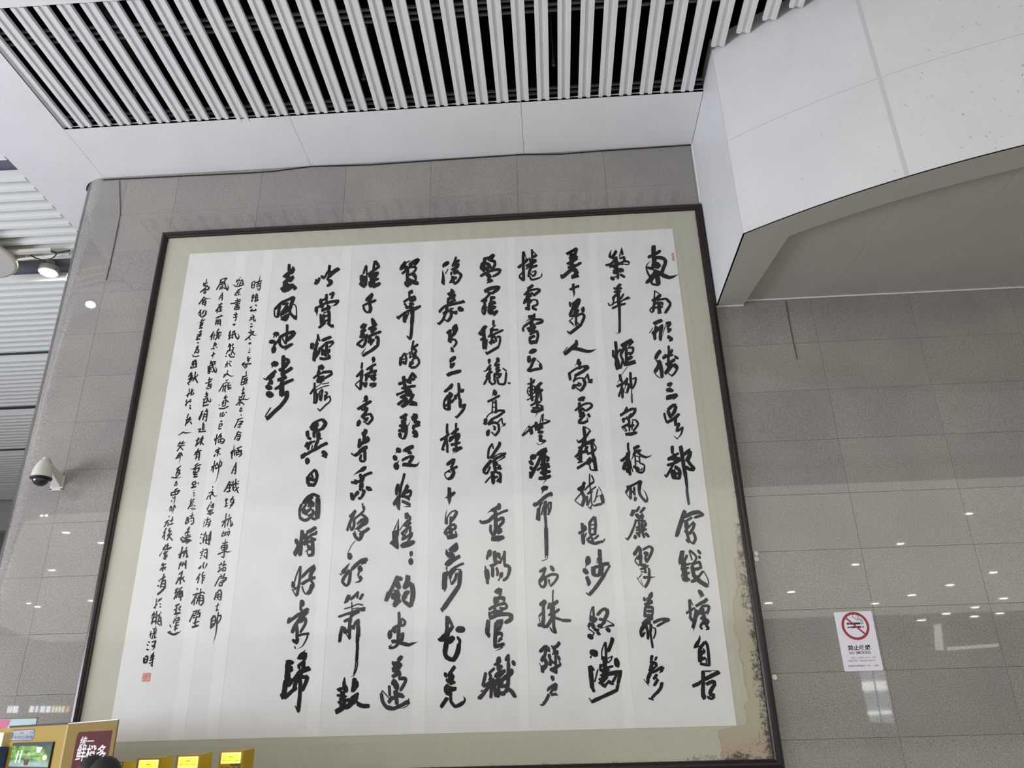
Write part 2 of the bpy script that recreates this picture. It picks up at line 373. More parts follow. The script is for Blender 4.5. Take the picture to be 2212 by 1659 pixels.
# services above the slats
bm = bmesh.new(); tube(bm, [(-4.52,-3.2,8.75), (-4.50,-2.5,8.74), (-4.47,-0.95,8.72)], 0.035, 10)
tag(obj('service_pipe', bm, M['black'], None, True), 'black pipe running above the slats near the left corner', 'pipe')
for (px, py, lb_) in ((292, 196, 'small sprinkler head above the slats at the left'), (786, 160, 'sprinkler head above the slats left of centre'), (1195, 130, 'sprinkler head above the slats right of centre')):
    c = at_z(px, py, 8.60)
    bm = bmesh.new(); lathe(bm, [(0.010,0.9),(0.010,0.02),(0.018,0.01),(0.018,-0.03),(0.008,-0.035),(0.008,-0.07),(0.022,-0.072),(0.022,-0.078)], (0,0,0), 10)
    s = obj('sprinkler_head', bm, M['rail']); s.location = c; tag(s, lb_, 'sprinkler', 'sprinkler heads above the slats')
for x0, y0, x1, y1, z, lb_ in ((-5.6,-2.6,2.0,-3.1,8.95,'dark service conduit crossing the black ceiling void from left to right'), (-2.2,-3.1,-1.2,-1.2,9.25,'dark service conduit running front to back in the black ceiling void')):
    bm = bmesh.new(); tube(bm, [(x0,y0,z),(x1,y1,z)], 0.05, 8)
    tag(obj('service_duct', bm, M['void'], None, True), lb_, 'conduit')

# ------------------------------------------------------------------ curved bulkhead on the right
bulk = empty('bulkhead', (0, 0, 0), kind='structure')
ZB, ZM, ZTOP = 6.012, 7.164, 8.60
def arc_pts(x0, x1, n, off=0.0):
    out = []
    for i in range(n+1):
        x = x0 + (x1-x0)*i/n
        if x < CXF:
            a = math.asin((CXF-x)/RF); out.append((CXF-(RF-off)*math.sin(a), CYF-(RF-off)*math.cos(a)))
        else: out.append((x, CYF-RF+off))
    return out
fx = [2.02, 3.30, 4.62, 5.95, 7.3, 8.7, 10.2]
for zi, (z0, z1) in enumerate(((ZB, ZM-0.0015), (ZM+0.0015, ZTOP))):
    for j in range(len(fx)-1):
        o_, i_ = arc_pts(fx[j]+0.0015, fx[j+1]-0.0015, 12), arc_pts(fx[j]+0.0015, fx[j+1]-0.0015, 12, 0.02)
        bm = bmesh.new(); prism(bm, [Vector((x, y, z0)) for x, y in o_ + i_[::-1]], Vector((0, 0, z1-z0))); fix(bm)
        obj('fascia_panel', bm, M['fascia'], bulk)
    box('side_panel', 2.018, 2.036, -1.449, -0.002, z0, z1, M['side'], bulk)
# taped joints on the fascia, a hair proud
for j in (1, 2, 3):
    c_ = arc_pts(fx[j]-0.016, fx[j]+0.016, 2, -0.0012); d_ = arc_pts(fx[j]-0.016, fx[j]+0.016, 2, 0.0005)
    bm = bmesh.new(); prism(bm, [Vector((x, y, ZB+0.002)) for x, y in c_ + d_[::-1]], Vector((0, 0, ZTOP-ZB-0.01))); fix(bm)
    obj('joint_tape', bm, M['tape'], bulk)
# lip of the soffit (flat) and the recessed soffit panels
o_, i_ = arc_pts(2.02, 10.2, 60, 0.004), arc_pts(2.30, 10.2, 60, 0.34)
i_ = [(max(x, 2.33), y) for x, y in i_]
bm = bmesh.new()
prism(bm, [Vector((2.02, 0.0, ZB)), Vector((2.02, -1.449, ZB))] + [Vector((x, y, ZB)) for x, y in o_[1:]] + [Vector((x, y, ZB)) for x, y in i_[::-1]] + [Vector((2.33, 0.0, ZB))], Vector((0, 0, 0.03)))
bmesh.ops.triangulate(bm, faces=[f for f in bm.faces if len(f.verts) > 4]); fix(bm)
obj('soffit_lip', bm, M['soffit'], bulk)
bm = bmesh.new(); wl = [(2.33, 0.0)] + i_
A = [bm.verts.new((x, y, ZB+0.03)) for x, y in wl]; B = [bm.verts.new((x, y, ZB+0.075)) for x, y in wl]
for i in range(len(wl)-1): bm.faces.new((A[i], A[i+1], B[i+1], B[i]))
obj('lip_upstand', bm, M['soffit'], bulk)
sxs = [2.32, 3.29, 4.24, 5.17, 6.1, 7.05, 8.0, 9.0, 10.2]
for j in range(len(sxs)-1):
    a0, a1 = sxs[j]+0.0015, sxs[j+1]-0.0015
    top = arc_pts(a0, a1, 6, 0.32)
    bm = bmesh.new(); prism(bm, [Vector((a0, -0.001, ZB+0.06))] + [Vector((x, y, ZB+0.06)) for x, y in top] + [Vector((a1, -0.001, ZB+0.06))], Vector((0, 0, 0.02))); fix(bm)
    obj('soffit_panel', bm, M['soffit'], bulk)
# light edge beads where soffit and side meet the granite
bm = bmesh.new(); bx(bm, 2.02, 2.33, -0.012, -0.001, ZB-0.014, ZB-0.001); bx(bm, 2.325, 10.2, -0.012, -0.001, ZB+0.046, ZB+0.059); bx(bm, 2.006, 2.018, -0.012, -0.001, ZB+1.45, ZT)
tag(obj('trim_2', bm, M['white']), kind='structure')
tag(box('wall_right', 10.2, 10.4, -6, 0, 0, 9.7, M['far']), kind='structure')

# thin cables hanging down the granite
for pts, lb_ in (([(258,390),(259,430),(260,462),(250,515),(238,570),(229,605)], 'thin dark cable hanging down the granite at the upper left'),
                 ([(1697,650),(1704,690),(1713,735),(1722,776)], 'thin dark cable hanging below the bulkhead soffit')):
    bm = bmesh.new(); tube(bm, [at_y(x, y, -0.006) for x, y in pts], 0.0036, 6)
    tag(obj('cable', bm, M['cable']), lb_, 'cable')

# ------------------------------------------------------------------ far hall ceiling to the left
far = empty('far_slat_ceiling', (0, 0, 0), kind='structure')
ys = [-2.45, -2.25,-2.05] + [-1.25,-1.05,-0.85,-0.65,-0.445] + [-0.03+0.2015*k for k in range(10)] + [2.437+0.195*k for k in range(13)] + [5.212+0.19*k for k in range(12)] + [7.85+0.19*k for k in range(12)] + [10.5+0.19*k for k in range(12)] + [12.95+0.19*k for k in range(8)]
for y in ys:
    ye = y + 0.06
    o = box('ceiling_slat', -22, -6.70, y-0.03, ye-0.03, ZT+0.02, ZT+0.165, M['slat_far'], far)
for y in (-0.32, 2.28, 4.98, 7.6, 10.2, 12.7):
    box('cross_beam', -22, -6.70, y-0.16, y+0.10, ZT+0.24, ZT+0.42, M['void_grey'], far)
box('light_slab', -22, -6.66, -3.2, 14.6, ZT+0.30, ZT+0.45, M['void_grey'], far)
box('end_beam', -22, -6.0, 14.7, 15.0, 7.55, 9.6, M['far'], far)
tag(box('wall_left', -22, -5.0, 20.0, 20.2, 0, 9.7, M['far']), kind='structure')

# lamps of the hall; the far ones behind the camera are only seen mirrored in the granite
def lamp(x, y, z, r, label, group, m='lamp'):
    e = empty('ceiling_lamp', (x, y, z), 0, label, 'lamp', group)
    bm = bmesh.new(); lathe(bm, [(r*1.12,0.0),(r*1.18,0.01),(r*1.1,0.10),(r*0.5,0.16),(r*0.5,0.22)], (0,0,0), 24); obj('housing', bm, M['white'], e, False)
    bm = bmesh.new(); lathe(bm, [(r,-0.004),(r,0.0)], (0,0,0), 24); obj('diffuser', bm, M[m], e)
    return e
p = at_z(104, 589, 8.42); L1 = lamp(p.x, p.y, p.z, 0.125, 'round ceiling lamp glowing between the far slats at the left', None)
box('clip', 0.145, 0.16, -0.06, -0.03, 0.0, 0.05, M['metal'], L1); box('clip', 0.145, 0.16, 0.03, 0.06, 0.0, 0.05, M['metal'], L1)
p = at_z(182, 655, 8.35); lamp(p.x, -p.y, 8.35, 0.125, 'round ceiling lamp beyond the left edge, mirrored in the granite', 'lamps of the hall mirrored in the granite')
def spot(px, py):
    p = at_z(px, py, 8.35)
    e = empty('ceiling_spot', (p.x, -p.y, 8.35), 0, 'small bright hall lamp mirrored in the granite ' + ('right' if px > 1000 else 'left') + ' of the framed calligraphy', 'lamp', 'small hall lamps mirrored in the granite ' + ('right' if px > 1000 else 'left') + ' of the picture')
    q = 0.075 * max(1.0, p.y/22.0)
    bm = bmesh.new(); bx(bm, -q*1.6, q*1.6, -q*1.4, q*1.4, 0.004, 0.06); obj('housing', bm, M['white'], e)
    bm = bmesh.new(); bx(bm, -q*1.45, q*1.45, -q*1.1, q*1.1, 0.0, 0.004); obj('diffuser', bm, M['lamp_small'], e)
for s in ((2093,1110),(1945,1175),(1848,1220),(1709,1279),(1660,1303),(1970,1286),(2052,1264),(2145,1237),(2168,1293),(1890,1304),(2044,1326),(1990,1340),(2106,1312),(2160,1325),(2105,1332),
          (46,1110),(72,1111),(143,1151),(219,1173),(112,1232),(27,1302),(40,1302),(80,1311),(199,1298)): spot(*s)

# lit signs and glazing of the hall behind the camera, mirrored in the polished granite
def mirrored(name, quad, Y, th, m, parent=None):
    pts = [at_y(x, y, Y) for x, y in quad]; pts = [Vector((q.x, -Y, q.z)) for q in pts]
    bm = bmesh.new(); prism(bm, pts, Vector((0, -th, 0))); fix(bm); return obj(name, bm, m, parent)
GW = lambda n, c, e: mat(n, (0.8, 0.8, 0.8), 0.4, emit=c, estr=e)
warm, cool, orange = GW('sign_warm', (1.0, 0.90, 0.62), 13.0), GW('sign_cool', (0.85, 0.90, 1.0), 15.0), GW('sign_orange', (1.0, 0.45, 0.18), 9.0)
dim, sky_, bar_ = GW('sign_dim', (1.0, 0.96, 0.82), 4.5), GW('glazing_sky', (0.62, 0.72, 1.0), 2.6), GW('glazing_bar', (1.0, 1.0, 0.95), 11.0)
e = empty('lit_sign', (0, 0, 0), 0, 'lit shop sign across the hall, mirrored low in the granite beside the left frame rail', 'sign')
for x0, x1, m_ in ((62,73,cool),(75,82,cool),(85,97,cool),(98,109,cool),(111,117,warm),(118,124,warm),(125,131,warm),(132,139,warm),(141,150,orange)):
    mirrored('sign_character', [(x0,1539),(x1-3,1539),(x1,1525),(x0+3,1525)], 26, 0.05, m_, e)
e = empty('lit_sign', (0, 0, 0), 0, 'white lit shop sign across the hall, mirrored at the lower left edge of the view', 'sign')
for x0 in (-8, 2, 12, 22, 30): mirrored('sign_character', [(x0,1540),(x0+6,1540),(x0+9,1525),(x0+3,1525)], 26, 0.05, cool, e)
e = empty('lit_sign', (0, 0, 0), 0, 'pale lit upright sign across the hall, mirrored right of the no smoking sign', 'sign')
mirrored('panel', [(2022,1404),(2039,1405),(2033,1347),(2018,1349)], 24, 0.05, dim, e)
tag(mirrored('light_strip', [(2048,1405),(2157,1397),(2157,1390),(2046,1398)], 24, 0.05, dim), 'long pale light strip across the hall, mirrored right of the no smoking sign', 'light')
e = empty('hall_window', (0, 0, 0), 0, 'narrow bluish window across the hall, mirrored below the no smoking sign', 'window')
mirrored('pane', [(1857,1450),(1911,1449),(1932,1562),(1880,1560)], 30, 0.05, sky_, e)
for q in ([(1861,1474),(1914,1472),(1915,1477),(1862,1479)], [(1862,1482),(1916,1480),(1917,1489),(1864,1491)], [(1874,1538),(1925,1535),(1926,1541),(1875,1544)]): mirrored('bright_bar', q, 29.9, 0.04, bar_, e)
mirrored('post', [(1884,1450),(1886,1450),(1906,1562),(1904,1562)], 29.85, 0.04, M['void_grey'], e)

# round white disc, trunking and cables below the far slats
c = at_z(-63, 557, 8.22)
e = empty('ceiling_disc', c, 0, 'large round cream ceiling disc cut by the left edge of the view', 'ceiling fixture')
bm = bmesh.new(); lathe(bm, [(0.56,0.0),(0.60,0.012),(0.60,0.05),(0.56,0.06)], (0,0,0), 48); obj('disc', bm, M['cream'], e)
bm = bmesh.new(); bx(bm, -0.02, 0.02, -0.02, 0.02, 0.06, 0.5); obj('hanger', bm, M['metal'], e)
a, b = at_z(-40, 552, 8.28), at_z(108, 540.5, 8.28)
tag(box('trunking', a.x, b.x, a.y-0.035, a.y+0.035, 8.28, 8.33, M['cream']), 'white cable trunking with an open end under the far slats', 'trunking')
a, b = at_z(-40, 569, 8.26), at_z(150, 549, 8.26)
bm = bmesh.new(); tube(bm, [a, b], 0.020, 8); tag(obj('conduit', bm, M['cream']), 'thin white conduit crossing the far slats', 'conduit')
for px0, lb_ in ((52, 'thin white rod holding the white conduit, the left one'), (101, 'thin white rod holding the white conduit, above the glowing lamp')):
    bm = bmesh.new(); a = at_z(px0, 563, 8.25); q = a + Vector((0.02, 0.02, 0.16)); tube(bm, [a, q], 0.006, 6)
    tag(obj('hanger_rod', bm, M['white']), lb_, 'rod', 'rods holding the conduit')
bm = bmesh.new(); tube(bm, [at_z(x, y, 8.20) for x, y in ((66,551),(76,557),(90,561),(104,561),(116,556),(122,549))], 0.010, 6)
tag(obj('cable', bm, M['cable']), 'black cable sagging in a loop below the white trunking', 'cable')
bm = bmesh.new(); tube(bm, [at_z(x, y, 8.27) for x, y in ((110,543),(122,546),(135,544),(150,541))], 0.016, 6)
tag(obj('cable', bm, M['cable']), 'black cable leaving the open end of the trunking', 'cable')

# ------------------------------------------------------------------ framed calligraphy
FX0, FX1, FZ0, FZ1 = -4.695, 2.008, 1.225, 7.418
pic = empty('framed_calligraphy', (-1.34, 0.0, FZ0), 0, 'huge calligraphy of brushed columns on white paper in a dark wooden frame', 'picture')
def P(o): o.parent = pic; o.matrix_parent_inverse = Matrix.Translation(Vector((1.34, 0, -FZ0))); return o
def frame_bar(p0, p1, inw):      # mitred bar with a rounded moulding; p0 -> p1 outer edge, inw = unit vector inwards
    p0, p1, inw = Vector(p0), Vector(p1), Vector(inw); t = (p1-p0).normalized()
    prof = [(0.0,-0.002),(0.0,-0.055),(0.012,-0.070),(0.035,-0.078),(0.055,-0.072),(0.066,-0.058),(0.078,-0.050),(0.082,-0.036),(0.082,-0.002)]
    bm = bmesh.new(); A = []; B = []
    for s, y in prof:
        A.append(bm.verts.new(p0 + inw*s + t*s + Vector((0, y, 0)))); B.append(bm.verts.new(p1 + inw*s - t*s + Vector((0, y, 0))))
    n = len(prof)
    for i in range(n): bm.faces.new((A[i], A[(i+1) % n], B[(i+1) % n], B[i]))
    bm.faces.new(A[::-1]); bm.faces.new(B); fix(bm); P(obj('frame_rail', bm, M['wood']))
frame_bar((FX0,0,FZ1), (FX1,0,FZ1), (0,0,-1)); frame_bar((FX1,0,FZ0), (FX0,0,FZ0), (0,0,1))
frame_bar((FX0,0,FZ0), (FX0,0,FZ1), (1,0,0)); frame_bar((FX1,0,FZ1), (FX1,0,FZ0), (-1,0,0))
P(box('silk_mount', FX0+0.075, FX1-0.075, -0.030, -0.004, FZ0+0.075, FZ1-0.075, M['silk']))
WX0, WX1, WZ0, WZ1 = -4.305, 1.632, 1.590, 7.088
bm = bmesh.new()
for (a, b_, c, d) in ((WX0-0.085, WX0, WZ0-0.075, WZ1+0.085), (WX1, WX1+0.078, WZ0-0.075, WZ1+0.085), (WX0, WX1, WZ1, WZ1+0.085), (WX0, WX1, WZ0-0.075, WZ0)):
    bx(bm, a, b_, -0.0315, -0.030, c, d)
P(obj('silk_border', bm, M['silk']))
sx_ = [WX0, -3.305, -2.330, -1.325, -0.325, 0.650, WX1]
for i in range(6):
    P(box('paper_sheet', sx_[i]+0.0004, sx_[i+1]-0.0004, -0.0345 - 0.0003*(i % 2), -0.0316, WZ0, WZ1, M['paper']))
for i in range(1, 6):
    hw = 0.06 if i < 4 else 0.045
    P(box('paper_strip', sx_[i]-hw, sx_[i]+hw, -0.0353, -0.0349, WZ0+0.003, WZ1-0.003, M['strip']))
    P(box('paper_edge', sx_[i]+hw-0.004, sx_[i]+hw+0.004, -0.0357, -0.03535, WZ0+0.003, WZ1-0.003, M['strip']))
P(box('paper_strip', -3.70, -3.565, -0.0353, -0.0349, WZ0+0.003, WZ1-0.003, M['strip']))
# red seals: a frame of red with pale carved lines
def seal(x0, x1, z0, z1, rows, cols):
    P(box('seal', x0, x1, -0.0364, -0.0358, z0, z1, M['seal']))
    bm = bmesh.new(); rr = random.Random(3); cw, ch = (x1-x0)/cols, (z1-z0)/rows
    for i in range(cols):
        for j in range(rows):
            ax, az = x0+cw*i, z0+ch*j
            for k in range(4):
                zz = az + ch*(0.16+0.22*k); xx = ax + cw*(0.14+0.2*k)
                if rr.random() < 0.8: bx(bm, ax+cw*(0.12+0.1*rr.random()), ax+cw*(0.6+0.28*rr.random()), -0.0367, -0.0365, zz, zz+ch*0.075)
                if rr.random() < 0.5: bx(bm, xx, xx+cw*0.08, -0.0367, -0.0365, az+ch*0.12, az+ch*(0.5+0.4*rr.random()))
    P(obj('seal_carving', bm, M['seal_light']))
seal(-4.063, -3.984, 2.124, 2.203, 2, 2); seal(1.580, 1.608, 6.627, 6.742, 4, 1)

